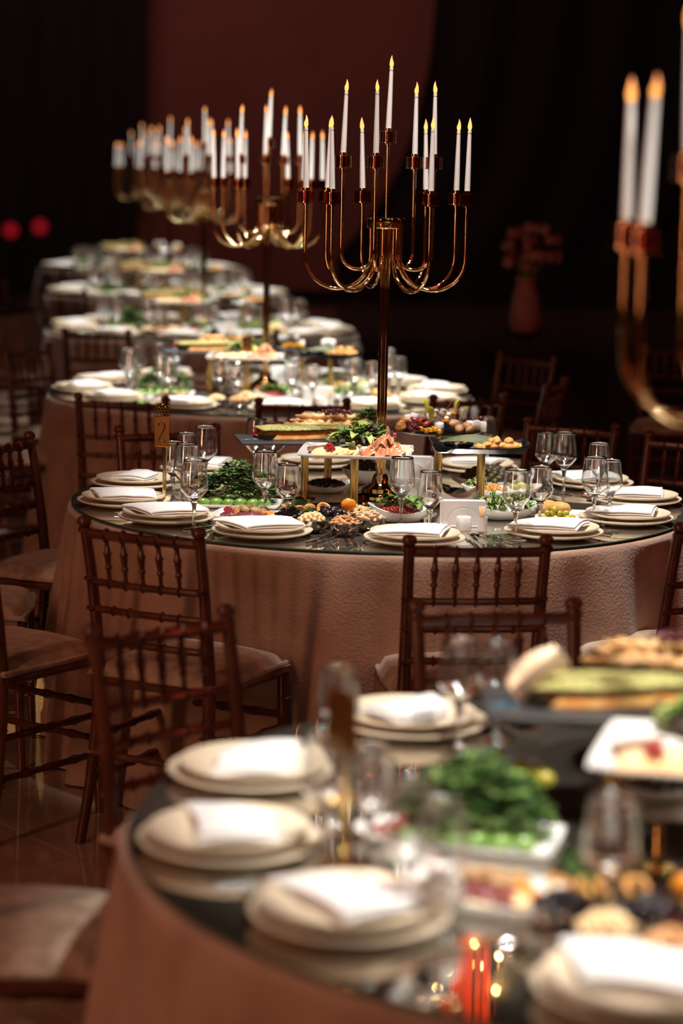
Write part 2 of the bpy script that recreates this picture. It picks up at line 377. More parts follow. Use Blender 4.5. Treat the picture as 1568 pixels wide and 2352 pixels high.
for bx, by, hx, hy, lab in [
    (-.506, 5.824, .47, .88, 'sharp wooden chair with turned spindles, front left of the table numbered 2'),
    (.343, 5.725, -.12, .99, 'wooden spindle-back chair standing before the lit tablecloth, front right of sharp table'),
    (1.02, 6.10, -.55, .70, 'wooden chair cut by the right edge of the photo, only its left post showing'),
    (-1.12, 7.56, .90, -.42, 'wooden chair seen sideways at the left edge, beside the sharp table'),
    (-1.05, 5.96, .58, .82, 'chair at left edge whose pale velvet seat is the most visible'),
    (-1.36, 6.80, 1.0, .05, 'chair whose cushion end just enters at the left edge, between two others'),
    (-.608, 8.001, .35, -.93, 'wooden chair behind the table number 2 sign, rear left of sharp table'),
    (.835, 8.424, -.50, -.86, 'dark red chair behind the wine glasses, rear right of sharp table'),
    (1.216, 8.0, -.6, -.8, 'dark red chair at the far right edge beyond the sharp table plates'),
    (-.357, 4.61, .68, -.73, 'blurred wooden chair in the foreground, its back overlapping the sharp chair behind'),
    (.336, 4.848, .20, -.98, 'blurred wooden chair just beyond the nearest table, overlapping the front right chair'),
    (-.80, 3.86, 1.0, -.02, 'very blurred chair seat at the bottom left corner of the photo'),
    (-.868, 9.019, .12, .99, 'wooden chair back left of the number 2 sign, at the next table'),
    (-.162, 9.049, -.14, .99, 'chair back centred behind the pastry platter, at the next table'),
    (.507, 9.372, -.50, .86, 'chair back right of the tall gold pole, at the next table'),
    (.914, 10.023, -.90, .30, 'dim red chair at the right side of the first table behind'),
    (.90, 11.434, -.7, -.7, 'dim red chair farther back on the right, at the first table behind'),
    (-1.55, 11.3, .85, -.5, 'dark chair at the left rear of the first table behind'),
    (-1.72, 10.2, .98, .2, 'dark chair at the left side of the first table behind'),
    (-1.343, 12.5, .1, 1.0, 'blurred chair at the front left of the second table behind'),
    (-.55, 12.75, -.2, 1.0, 'blurred chair at the front middle of the second table behind'),
    (-2.25, 13.7, 1.0, .3, 'blurred chair at the left of the second table behind'),
    (-2.0, 16.4, .35, .9, 'blurred chair at the front left of the third table behind'),
    (-2.6, 17.5, 1.0, .25, 'blurred chair at the left of the third table behind'),
    (-2.55, 20.5, .4, .9, 'blurred chair at the front left of the farthest table'),
    (1.55, 9.5, 1.0, -.2, 'dim red chair far right, its back turned to the tables'),
    (1.75, 12.2, -.2, -1.0, 'dim red chair deep in the dark right side of the hall'),
    (-2.3, 12.0, -1.0, .3, 'dark chair against the left edge of the photo, beyond the sharp table')]:
    put_chair(bx, by, hx, hy, lab)

# ------------------------------------------------------------------ words for labels
TN = ['nearest blurred table', 'sharp table numbered 2', 'first table behind the sharp one', 'second table behind the sharp one', 'third table behind the sharp one', 'farthest table']
TS = ['nearest table', 'sharp table', 'first table behind', 'second table behind', 'third table behind', 'farthest table']
ORD = ['leftmost', 'second from left', 'third from left', 'fourth from left', 'fifth from left', 'sixth from left', 'seventh from left', 'eighth from left', 'ninth from left']

# ------------------------------------------------------------------ tablecloths and mirror tops
def cloth(g, seed):
    rnd = random.Random(seed); n = 216
    ph = [(rnd.choice((7, 9, 11, 13, 19)), rnd.uniform(0, 6.28), rnd.uniform(.4, 1)) for _ in range(4)]
    def fold(a): return .55 * sum(k * cos(q * a + p + .35 * sin(3 * a + p)) for q, p, k in ph) / 2.2 + .30 * (abs(cos(11 * a + 1.6 * sin(4 * a + seed))) ** 3 * 2 - 1)
    prof = [(0, .748), (.5, .750), (.92, .751), (.950, .750), (.958, .744), (.962, .732), (.965, .70)]
    for z in (.62, .52, .42, .32, .22, .12, .04, .006): prof.append((.965 + (.70 - z) * .105, z))
    def rad(r, z, a, i):
        if z > .735: return r, z
        t = (.735 - z) / .73
        return r + fold(a) * .115 * t ** .62 + .007 * t * noise.noise(Vector((cos(a) * 9, sin(a) * 9, z * 6 + seed))), z
    g.lathe(prof, n, rad=rad)
for k, (cx, cy) in enumerate(TC):
    o = thing('tablecloth', 'rose-beige velvet cloth draped to the floor over the ' + TN[k], 'tablecloth', (cx, cy, 0), k * 1.3,
              M_('tablecloth%d' % (k % 3), lambda g: cloth(g, 3 + k % 3), mVELV, 0), 'velvet tablecloths on the round tables')
    mt = thing('mirror_top', 'round mirror glass top lying on the ' + TN[k], 'mirror', (cx, cy, .7535), 0,
               M_('mirror_top', lambda g: [g.lathe([(0, .0065), (.946, .0065)], 128, m=0), g.lathe([(.946, .0065), (.949, .0050), (.949, .001), (.946, 0), (0, 0)], 128, m=1)], [mMIRROR, mEDGE], 30), 'round mirror tops')

# ------------------------------------------------------------------ candelabra
def arm(g, ro, ri, zt, zc, zh):
    """outer leg at radius ro from zt down to a half circle ending on the inner leg at ri, up to the hub at zh"""
    P = [(ro, 0, zt), (ro, 0, (zt + zc) / 2), (ro, 0, zc + .01)]; rr = (ro - ri) / 2; cx = (ro + ri) / 2
    for i in range(0, 19): a = -pi * i / 18; P.append((cx + rr * cos(a), 0, zc + rr * sin(a)))
    P += [(ri, 0, (zc + zh) / 2), (ri, 0, zh)]
    g.tube(P, .0058, 10)
# angle (0 = towards the camera, 90 = right) for outer ring then inner ring
OUT = [31, 80, 118, 149, 197, 228, 268, 318]; INN = [-72, -15, 80, 143]
ZO, ZI, ZC_ = .912, 1.020, 1.095     # undersides of the cups above the table top
def cup_parts(parent, x, y, z):
    c = link('cup', M_('cup', lambda g: g.lathe([(.0245, .034), (.0250, .034), (.0250, .0), (.006, -.001), (.006, .001), (.0238, .002), (.0238, .034)], 28), mCUP), parent, (x, y, z))
    link('cup_rim', M_('cup_rim', lambda g: g.lathe([(.0236, .0345), (.0256, .0345), (.0256, .0325), (.0236, .0325), (.0236, .0345)], 28), mBRASS), c)
    link('cup_foot', M_('cup_foot', lambda g: g.lathe([(.0, .002), (.0262, .002), (.0262, -.001), (.0, -.003)], 28), mBRASS), c)
    link('candle_socket', M_('candle_socket', lambda g: g.lathe([(.0, .012), (.0088, .012), (.0088, .044), (.0108, .044), (.0108, -.006), (0, -.006)], 20), mBRASS), c)
def candle_mesh(g): g.lathe([(0, 0), (.0086, 0), (.0087, .05), (.0076, .11), (.0062, .172), (.0058, .2), (.0050, .2), (.0050, .203), (.0058, .2035), (.0056, .2115), (.0, .2115)], 20)
def flame_mesh(g): g.lathe([(0, -.002), (.0040, 0), (.0062, .007), (.0060, .013), (.0040, .021), (.0018, .029), (0, .036)], 14, rad=lambda r, z, a, i: (r + (.0016 * cos(a) if z > .02 else 0), z))
def rank_words(n): return ORD[:n]
def candelabrum(k, cx, cy, rot, dx=0, dy=0):
    cx += dx; cy += dy
    t = thing('candelabra', 'tall gold thirteen-candle candelabra standing on the ' + TN[k], 'candelabra', (cx, cy, TT), rot, None, 'gold candelabras, one per table')
    link('base', M_('base', lambda g: g.lathe([(0, 0), (.098, 0), (.100, .006), (.094, .012), (.088, .014), (.085, .022), (.070, .028), (.060, .031), (.056, .042), (.040, .050), (.028, .058), (.024, .075), (.019, .085), (0, .085)], 40), mBRASS), t)
    def pole(g):
        for i in range(4): a = pi / 4 + i * pi / 2; g.tube([(.0088 * cos(a), .0088 * sin(a), .075), (.0088 * cos(a), .0088 * sin(a), .84)], .0088, 12)
    link('pole', M_('pole', pole, mBRASS), t)
    link('hub', M_('hub', lambda g: [g.lathe([(0, .838), (.055, .838), (.058, .842), (.058, .866), (.054, .870), (0, .870)], 40)], mBRASS), t)
    link('centre_rod', M_('centre_rod', lambda g: g.tube([(0, 0, .865), (0, 0, ZC_ - .002)], .0055, 10), mBRASS), t)
    for ring, (ro, ri, zt, zc) in ((OUT, (.245, .046, ZO, .752)), (INN, (.142, .034, ZI, .768))):
        am = M_('arm_%d' % int(ro * 1000), lambda g: arm(g, ro, ri, zt - .002, zc, .84), mBRASS)
        for d in ring: link('arm', am, t, (0, 0, 0), (0, 0, radians(d - 90)))
    spots = [(0, 0, ZC_, 'top')] + [(.245 * sin(radians(d)), -.245 * cos(radians(d)), ZO, 'lower') for d in OUT] + [(.142 * sin(radians(d)), -.142 * cos(radians(d)), ZI, 'upper') for d in INN]
    for x, y, z, _ in spots: cup_parts(t, x, y, z)
    cm = M_('candle', candle_mesh, mCANDLE); fm = M_('flame', flame_mesh, mFLAME)
    rnd = random.Random(k * 17 + 5); W_ = []
    for x, y, z, tier in spots:
        wx_ = cx + x * cos(rot) - y * sin(rot); wy = cy + x * sin(rot) + y * cos(rot); W_.append((wx_ / wy, wx_, wy, z, tier))
    for tier in ('lower', 'upper', 'top'):
        for r_, (q, x, y, z, _) in enumerate(sorted(p for p in W_ if p[4] == tier)):
            lab = ('white flickering candle, the single highest one' if tier == 'top' else 'white candle, %s of the %s tier' % (ORD[r_], tier)) + ', on candelabra of ' + TS[k]
            tx, ty = rnd.uniform(-.035, .035), rnd.uniform(-.03, .045)
            c = thing('candle', lab, 'candle', (x, y, TT + z + .013), (tx, ty, rnd.uniform(0, 6)), cm, 'white candles on the gold candelabras')
            link('flame', fm, c, (0, 0, .2125), scale=rnd.uniform(.9, 1.05))
for k, (cx, cy) in enumerate(TC):
    candelabrum(k, cx, cy, [radians(-23), 0, radians(11), radians(26), radians(-17), radians(37)][k], [.035, 0, .01, 0, 0, 0][k], [0, 0, .14, .1, 0, 0][k])

# ------------------------------------------------------------------ place settings
def plate_mesh(R0, h):
    def fn(g):
        n = 168
        def rad(r, z, a, i):
            if r > R0 * .62 and z > h * .3 and z < 98: return r, z + (.0007 if i % 2 else -.0004) * min(1, (r / R0 - .6) * 5)
            return r, z
        g.lathe([(0, .0035), (R0 * .55, .0035), (R0 * .62, .005), (R0 * .80, h * .62), (R0 * .97, h - .0015), (R0, h), (R0 * 1.006, h - .002), (R0 * .98, h - .006), (R0 * .78, h * .40), (R0 * .6, .0), (0, 0)], n, rad=rad)
    return fn
def napkin_mesh(v):
    def fn(g):
        rnd = random.Random(v); Wd, D = .20, .125
        # folded ribbon section: four layers joined by rounded folds at both ends
        P = []; lay = 3; th = .0048
        for i in range(lay):
            z = .003 + i * th; xs = [-1 + 2 * t / 10 for t in range(11)]
            if i % 2: xs = xs[::-1]
            for x in xs:
                P.append((x * (1 - .012 * i), z + .005 * i / 2 * cos(x * 1.3)))
            if i < lay - 1:
                s = 1 if i % 2 == 0 else -1; P.append((s * 1.035, z + th / 2))
        def f(u, t):
            q = u * (len(P) - 1); a = int(min(q, len(P) - 2)); fr = q - a
            x = P[a][0] * (1 - fr) + P[a + 1][0] * fr; z = P[a][1] * (1 - fr) + P[a + 1][1] * fr
            y = (t - .5); k = 1 - .30 * t * (v % 2) - .18 * (1 - t) * (1 - v % 2)
            X = x * Wd / 2 * k + y * .05 * (1 if v % 2 else -1)
            Y = y * D + .010 * sin(x * 2 + v)
            return (X, Y, z + .012 * max(0, -cos(x * 1.3 + .6 * v)) * .5 + .006 * cos(pi * y) + .0015 * noise.noise(Vector((x * 2, y * 4, v))))
        g.grid(f, (len(P) - 1), 10, thick=.0034)
    return fn
def glass_bowl(s):
    # thin bowl: cone, shoulder, slight inward taper to the rim
    def fn(g):
        pr = [(.0, 0), (.0065, 0), (.013, .005), (.024, .0155), (.0345, .028), (.0385, .034), (.0397, .040), (.0393, .048), (.0375, .066), (.0347, .092), (.0325, .112), (.0319, .117)]
        inn = [(r - .0008, z + .0003) for r, z in pr[::-1][1:-2]] + [(.005, .0045), (0, .004)]
        g.lathe([(r * s, z * s) for r, z in pr + [(.0315, .1173)] + inn], 40)
    return fn
def glass_stem(s, h):
    def fn(g): g.lathe([(0, 0), (.036, 0), (.0362, .0012), (.030, .0028), (.012, .005), (.0058, .010), (.0042, .022), (.0045, h * .55), (.0060, h * .85), (.0085, h - .002), (.0115, h + .0045), (.006, h + .0035), (0, h + .003)], 28)
    return fn
def fork_mesh(g):
    def f(u, t):
        x = u * .19 - .095; w_ = .0035 + .0035 * (abs(u - .0) < .3) * (1 - u / .3) if u < .3 else .0030
        if u > .74: w_ = .011 * min(1, (u - .70) / .10)
        return (x, (t - .5) * 2 * w_, .0045 + .006 * max(0, u - .72) * sin((u - .72) * 11))
    # handle and palm
    n = 16; g.grid(lambda u, t: f(u * .86, t), 20, 2, thick=.0018)
    for i in range(4):
        y = -.0087 + i * .0058; g.tube([(.0665, y, .0048), (.08, y, .0058), (.0985, y, .0040)], [.0013, .0012, .0006], 6)
def knife_mesh(g):
    g.tube([(-.105, 0, .0045), (-.06, 0, .005), (-.005, 0, .005)], [.0045, .0058, .0040], 8, flat=.6)
    g.grid(lambda u, t: (-.008 + u * .125, -.0075 + t * .017 * (1 - max(0, u - .75) * 2.6) , .0046), 12, 2, thick=.0012)
def spoon_mesh(g):
    g.tube([(-.09, 0, .003), (0, 0, .0045), (.055, 0, .005)], [.0045, .0024, .0024], 8, flat=.5)
    g.ball((.075, 0, .006), (.024, .0155, .005), 12, 6)
pC = M_('charger_mesh', plate_mesh(.1395, .022), mCREAM, 50); pD = M_('plate_mesh', plate_mesh(.124, .020), mCREAM, 50)
NAP = [M_('napkin%d' % v, napkin_mesh(v), mNAPKIN, 70) for v in range(4)]
gb = {s: M_('glass_bowl%d' % (s * 100), glass_bowl(s), mSTEM, 0) for s in (1.0, .92)}
gs = {s: M_('glass_stem%d' % (s * 100), glass_stem(s, h), mSTEM, 0) for s, h in ((1.0, .078), (.92, .070))}
GH = {1.0: .078, .92: .070}
def goblet(x, y, s, label):
    o = thing('wine_glass', label, 'glass', (x, y, TT + .0003), 0, None, 'clear stemmed glasses on the tables')
    link('stem', gs[s], o); link('bowl', gb[s], o, (0, 0, GH[s] + .0048)); return o
SETTINGS = {
    0: [(-17, .80), (-51, .775), (-79, .80), (-108, .81), (-142, .79), (172, .80), (145, .80)],
    1: [(-75, .80), (-51, .80), (-25, .80), (6, .805), (37, .80), (64, .80), (93, .80), (120, .80), (155, .80), (-104, .80), (-133, .80), (-165, .80)]}
for k in range(2, 6): SETTINGS[k] = [(a + [0, 0, 8, -5, 12, 3][k], .80) for a in range(-180, 180, 30)]
# hand-placed glasses on the sharp table: (photo x, y of the foot, size)
G2 = [(397, 1150, .92), (428, 1172, 1.0), (445, 1218, 1.0), (470, 1122, 1.0), (428, 1126, .92), (608, 1192, 1.0), (660, 1212, .92), (920, 1208, 1.0), (985, 1230, .92), (1182, 1240, 1.0), (1238, 1215, .92),
      (1252, 1122, .92), (1293, 1136, 1.0), (1362, 1205, 1.0), (1398, 1196, .92), (1372, 1150, .92), (588, 1102, 1.0), (628, 1096, .92), (858, 1062, .92), (1118, 1078, .92)]
G1 = [(748, 1985, 1.0), (845, 1985, .92), (938, 2120, 1.0), (1010, 2140, .92), (1052, 1720, 1.0), (1140, 1700, .92), (1395, 2160, 1.0), (775, 1770, .92)]
def side(a): return 'front' if abs(a) <= 95 else 'rear'
for k, (cx, cy) in enumerate(TC):
    rnd = random.Random(40 + k); st = []
    for a, r in SETTINGS[k]:
        st.append((side(a), sin(radians(a)) * r, a, r))
    for sd in ('front', 'rear'):
        for q, (_, _, a, r) in enumerate(sorted((s for s in st if s[0] == sd), key=lambda s: s[1])):
            ra = radians(a); x = cx + r * sin(ra); y = cy - r * cos(ra)
            where = '%s %s setting on the %s' % (ORD[q], sd, TS[k])
            c = thing('charger_plate', 'large cream charger plate, ' + where, 'plate', (x, y, TT + .0003), 0, pC, 'cream chargers')
            if k == 1 and q % 2: pass
            ox, oy = rnd.uniform(-.006, .006), rnd.uniform(-.006, .006)
            thing('dinner_plate', 'smaller cream dinner plate, ' + where, 'plate', (x + ox, y + oy, TT + .0165), (radians(rnd.uniform(-1, 1)), 0, rnd.uniform(0, 6)), pD, 'cream dinner plates')
            v = rnd.randrange(4)
            nr = ra + rnd.uniform(-.35, .35) + (0.2 if k < 2 else 0)
            if k == 1: nr = {-75: -.15, -51: .25, -25: .30, 6: -.10, 37: -.25, 64: -.10, 93: .0, 120: .05}.get(a, nr)
            if k == 1: v = {-75: 0, -51: 2, -25: 2, 6: 1, 37: 3, 64: 3, 93: 1}.get(a, v)
            thing('folded_napkin', 'folded white napkin, ' + where, 'napkin', (x + ox - .006 * sin(ra), y + oy + .01, TT + .0265), (radians(3), 0, nr), NAP[v], 'folded white napkins', scale=.98)
            tx, ty = cos(ra), sin(ra)      # tangent to the right when seen from the seat
            rz = ra + pi / 2
            for nm, me, d, lab in (('table_fork', fork_mesh, -.165, 'outer steel fork'), ('salad_fork', fork_mesh, -.185, 'inner steel fork'), ('table_knife', knife_mesh, .165, 'steel knife'), ('dessert_spoon', spoon_mesh, .187, 'steel spoon')):
                if k >= 3 and nm in ('salad_fork', 'dessert_spoon'): continue
                fx, fy = x + tx * d, y + ty * d
                if hypot(fx - cx + .02 * sin(ra), fy - cy) > .93: continue
                thing(nm, lab + ', ' + where, 'cutlery', (fx - .05 * sin(ra), fy + .05 * cos(ra), TT), (0, 0, rz), M_(nm, me, mSTEEL), 'steel cutlery')
            if k >= 2:
                for s, d, e in ((1.0, .07, .215), (.92, .155, .20)):
                    goblet(x + tx * d - sin(ra) * e, y + ty * d + cos(ra) * e, s, ('taller' if s == 1 else 'shorter') + ' wine glass, ' + where)
def glass_set(L_, k):
    for q, (px, py, s) in enumerate(sorted(L_)):
        x, y = at(px, py, TT)
        lab = ['leftmost', 'second from left', 'third from left', 'fourth from left', 'fifth from left', 'sixth from left', 'seventh from left', 'eighth from left', 'ninth from left', 'tenth from left',
               'eleventh from left', 'ninth from right', 'eighth from right', 'seventh from right', 'sixth from right', 'fifth from right', 'fourth from right', 'third from right', 'second from right', 'rightmost'][q]
        goblet(x, y, s, '%s clear stemmed wine glass, %s on the %s' % ('tall' if s == 1 else 'short', lab, TS[k]))
glass_set(G2, 1); glass_set(G1, 0)

# ------------------------------------------------------------------ numbered table signs
def sign(k, px, py, digit, hz):
    x, y = at(px, py, TT)
    t = thing('table_sign', 'gold table sign on a thin post, plaque %s, on the %s' % ('reading ' + digit if digit else 'blurred', TS[k]), 'sign', (x, y, TT + .0003), 0, None, 'gold table signs')
    link('post', M_('sign_post', lambda g: [g.box((0, 0, .09), (.011, .011, .18), bev=.001), g.lathe([(0, 0), (.035, 0), (.035, .004), (0, .005)], 24)], mGOLD), t)
    rz = radians(-16)
    pl = link('plaque', M_('plaque', lambda g: g.box((0, 0, .045), (.047, .003, .09), bev=.0008), mat('gold_plaque', (.75, .42, .14), .22, 1.0)), t, (-.008, -.008, .178), (0, 0, rz))
    def lattice(g):
        for i in range(5):
            for j in range(3):
                r0 = .0052; cxx = -.0185 + i * .0093 + (.0046 if j % 2 else 0); cz = .096 + j * .0088
                if cxx > .021: continue
                g.tube([(cxx + r0 * cos(a), 0, cz + r0 * sin(a)) for a in [2 * pi * q / 10 for q in range(11)]], .0012, 5, caps=False)
        for i in range(5): g.ball((-.02 + i * .01, 0, .1215 + (.003 if i % 2 == 0 else 0)), .0026, 6, 4)
        g.box((0, 0, .0915), (.047, .003, .003)); g.lathe([(0, .1275), (.009, .1285), (.010, .131), (0, .133)], 12)
    link('crown_lattice', M_('crown_lattice', lattice, mGOLD), pl)
    if digit:
        D = {'2': ([(-.010, .064), (-.0085, .0715), (-.002, .075), (.006, .0735), (.010, .066), (.0085, .056), (.003, .044), (-.004, .033), (-.009, .024), (-.0115, .0175), (-.004, .0185), (.003, .0165), (.008, .0165), (.0115, .022)], [.0024, .0012, .0013, .0022, .0030, .0028, .0022, .0016, .0015, .002, .0030, .0034, .0028, .001]),
             '3': ([(-.010, .066), (-.004, .074), (.004, .074), (.009, .066), (.005, .056), (-.002, .051), (.006, .047), (.0105, .036), (.006, .024), (-.003, .020), (-.0105, .027)], [.0022, .0013, .0018, .0028, .0020, .0013, .0020, .0032, .0022, .0016, .0026])}[digit]
        def dg(g): g.tube([(p[0], -.0022, p[1]) for p in D[0]], [q * 1.7 for q in D[1]], 6, flat=.4)
        link('digit', M_('digit_' + digit, dg, mat('black_cut', (.01, .008, .006), .5)), pl, label='dark numeral ' + digit)
sign(1, 377, 1160, '2', .3); sign(0, 790, 1992, '', .3); sign(2, 570, 915, '3', .3)

# ------------------------------------------------------------------ food and serving pieces (laid out alike on every table)
mLEAF = mat('lettuce_leaf', (0.26, 0.33, 0.07), 0.4, col2=(0.48, 0.52, 0.18), cscale=20, sss=0.1)
mHERB = mat('herb_leaf', (0.045, 0.10, 0.022), 0.4, col2=(0.20, 0.30, 0.09), cscale=30)
mBASIL = mat('basil_leaf', (0.10, 0.20, 0.04), 0.35, col2=(0.20, 0.32, 0.08), cscale=25)
mDKLEAF = mat('dark_glossy_leaf', (0.030, 0.075, 0.025), 0.3, col2=(0.05, 0.11, 0.03), cscale=40)
mBAMB = mat('bamboo_leaf', (0.07, 0.09, 0.04), 0.5, col2=(0.13, 0.15, 0.08), cscale=18)
mPURP = mat('purple_lettuce', (0.05, 0.015, 0.03), 0.4, col2=(0.07, 0.10, 0.03), cscale=30)
mCUKE = mat('green_cucumber', (0.11, 0.24, 0.03), 0.25, col2=(0.19, 0.34, 0.06), cscale=30, coat=0.3)
mBEET = mat('beet_meat', (0.20, 0.035, 0.035), 0.45, col2=(0.13, 0.02, 0.02), cscale=60)
mMEAT = mat('roast_meat', (0.36, 0.20, 0.13), 0.5, col2=(0.24, 0.12, 0.07), cscale=40)
mFIG = mat('dried_fig', (0.42, 0.24, 0.11), 0.55, col2=(0.30, 0.16, 0.07), cscale=50)
mFIGIN = mat('fig_flesh', (0.60, 0.25, 0.07), 0.5, col2=(0.40, 0.13, 0.04), cscale=90)
mPALE = mat('pale_cheese', (0.80, 0.62, 0.36), 0.45, col2=(0.74, 0.52, 0.26), cscale=20)
mRIND = mat('amber_rind', (0.62, 0.32, 0.08), 0.5)
mYEL = mat('yellow_cheese', (0.85, 0.42, 0.03), 0.4)
mWHC = mat('white_cheese', (0.82, 0.82, 0.80), 0.5, bump=0.3, bscale=80)
mSALM = mat('smoked_salmon', (0.66, 0.24, 0.11), 0.3, col2=(0.74, 0.38, 0.22), cscale=26, sss=0.15, coat=0.2)
mRED = mat('red_berry', (0.35, 0.008, 0.015), 0.15, coat=0.6)
mDKRED = mat('dark_grape', (0.10, 0.008, 0.02), 0.2, coat=0.4)
mRASP = mat('raspberry', (0.42, 0.03, 0.05), 0.4, bump=1.0, bscale=120)
mORANGE = mat('dried_apricot', (0.80, 0.30, 0.02), 0.4, col2=(0.70, 0.22, 0.015), cscale=30, sss=0.1)
mHAZ = mat('pale_hazelnut', (0.72, 0.50, 0.26), 0.5, col2=(0.80, 0.62, 0.38), cscale=60)
mALM = mat('brown_almond', (0.50, 0.25, 0.10), 0.55, col2=(0.60, 0.33, 0.15), cscale=70)
mCASH = mat('cashew', (0.66, 0.44, 0.26), 0.5, col2=(0.74, 0.54, 0.34), cscale=50)
mWAL = mat('walnut', (0.50, 0.32, 0.15), 0.6, col2=(0.62, 0.42, 0.22), cscale=50, bump=1, bscale=90)
mPRUNE = mat('black_prune', (0.012, 0.008, 0.012), 0.2, coat=0.6, bump=1, bscale=60)
mRAIS = mat('dark_raisin', (0.02, 0.014, 0.02), 0.4, bump=0.8, bscale=80)
mPASTRY = mat('golden_pastry', (0.62, 0.34, 0.12), 0.5, col2=(0.76, 0.50, 0.24), cscale=22, bump=0.5, bscale=50)
mFRIED = mat('fried_crust', (0.60, 0.30, 0.08), 0.6, col2=(0.72, 0.42, 0.14), cscale=40, bump=1.2, bscale=120)
mFILL = mat('orange_fillet', (0.58, 0.22, 0.04), 0.5, col2=(0.62, 0.36, 0.10), cscale=50, bump=0.8, bscale=80)
mCRUMB = mat('green_crumb', (0.20, 0.21, 0.06), 0.8, col2=(0.52, 0.46, 0.17), cscale=150, bump=1.5, bscale=150)
mOLIVE = mat('green_olive', (0.42, 0.38, 0.04), 0.25, coat=0.4)
mDKSAL = mat('dark_salad', (0.05, 0.03, 0.02), 0.5, col2=(0.09, 0.08, 0.03), cscale=40, bump=1, bscale=80)
mTOM = mat('tomato', (0.30, 0.035, 0.018), 0.35, col2=(0.20, 0.02, 0.012), cscale=40)
mSAUCE = mat('dark_sauce', (0.008, 0.012, 0.012), 0.05)
mMUSH = mat('mushroom', (0.74, 0.66, 0.52), 0.5)
mBLUE = mat('blue_crumb', (0.08, 0.30, 0.48), 0.5)
mPEAR = mat('pear_slice', (0.80, 0.55, 0.36), 0.5, col2=(0.84, 0.66, 0.48), cscale=12)

def blade(g, p, d, L_, wd, up=0.3, curl=0.3, m=0, n=4, ruf=0.0, seed=0):
    """one pointed leaf from p along the flat direction d, rising then curling over"""
    dx, dy = cos(d), sin(d); V = []; 
    for i in range(n + 1):
        t = i / n; l = L_ * t; h = up * L_ * sin(t * pi * .62) - curl * L_ * t * t; w_ = wd * sin(pi * min(.97, .08 + t * .9)) ** .8
        for s in (-1, 0, 1):
            r_ = ruf * wd * sin(i * 2.3 + s + seed)
            V.append((p[0] + dx * l - dy * w_ * s, p[1] + dy * l + dx * w_ * s, p[2] + h + (abs(s) * w_ * .35) + r_))
    f = []
    for i in range(n):
        for s in range(2): a = i * 3 + s; f.append((a, a + 1, a + 4, a + 3))
    g.add(V, f, m)
def tuft(seed, n, rx, ry, h, L_, wd, mats, ruf=0.0):
    def fn(g):
        r = random.Random(seed)
        for i in range(n):
            a = r.uniform(0, 2 * pi); q = sqrt(r.random()); x, y = rx * q * cos(a), ry * q * sin(a)
            z = h * (1 - q * q) * r.uniform(.35, 1)
            blade(g, (x, y, z), a + r.uniform(-1.2, 1.2), L_ * r.uniform(.6, 1.2), wd * r.uniform(.6, 1.2), r.uniform(.1, .7), r.uniform(.1, .5), r.randrange(len(mats)) if r.random() < .8 else 0, 4, ruf, i)
    return fn
def frill(seed, n, rx, ry, h, mats, sz=.016):
    """parsley and coriander: many small lobed leaflets"""
    def fn(g):
        r = random.Random(seed)
        for i in range(n):
            a = r.uniform(0, 2 * pi); q = sqrt(r.random()); z = h * sqrt(max(0, 1 - q * q)) * r.uniform(.55, 1.02); x, y = rx * q * cos(a), ry * q * sin(a)
            b = r.uniform(0, 6.28); s = sz * r.uniform(.6, 1.3); ti = r.uniform(-.7, .9)
            V = [(x, y, z)]; k = 7
            for j in range(k + 1):
                t = b + (j / k - .5) * 3.6; rr = s * (1 if j % 2 else .55); V.append((x + rr * cos(t), y + rr * sin(t) * .9, z + rr * ti * (.5 + .4 * cos(t - b))))
            g.add(V, [(0, j, j + 1) for j in range(1, k + 1)], r.randrange(len(mats)))
    return fn
class Tab:
    """places things in one table's own frame"""
    def __init__(s, k): s.k = k; s.cx, s.cy = TC[k]; s.cx += .045 * (k == 0); s.rot = [radians(-10), 0, radians(3), radians(-8), radians(12), radians(-5)][k]; s.far = k >= 2; s.n = TS[k]
    def w(s, x, y): return s.cx + x * cos(s.rot) - y * sin(s.rot), s.cy + x * sin(s.rot) + y * cos(s.rot)
    def put(s, name, label, cat, x, y, z, rz=0, data=None, group=None, kind=None, tilt=(0, 0), scale=None):
        X, Y = s.w(x, y)
        rot = (tilt[0], tilt[1], rz + s.rot)
        return thing(name, label + (', ' + s.n if s.n not in label else ''), cat, (X, Y, z), rot, data, group, kind, scale)
    def many(s, name, label, cat, pts, meshes, z, group, rnd, rz=None, tl=.5, scale=(.85, 1.15)):
        for i, p in enumerate(pts):
            s.put(name, label, cat, p[0], p[1], z + (p[2] if len(p) > 2 else 0), rnd.uniform(0, 6.28) if rz is None else rz, rnd.choice(meshes), group + ', ' + s.n, tilt=(rnd.uniform(-tl, tl), rnd.uniform(-tl, tl)), scale=rnd.uniform(*scale))
def dome(cx, cy, r, h, n, rnd):
    out = []
    for i in range(n):
        t = (i + .5) / n; q = sqrt(t); a = i * 2.39996; out.append((cx + r * q * cos(a), cy + r * q * sin(a), h * (1 - t) + rnd.uniform(-.001, .001)))
    return out
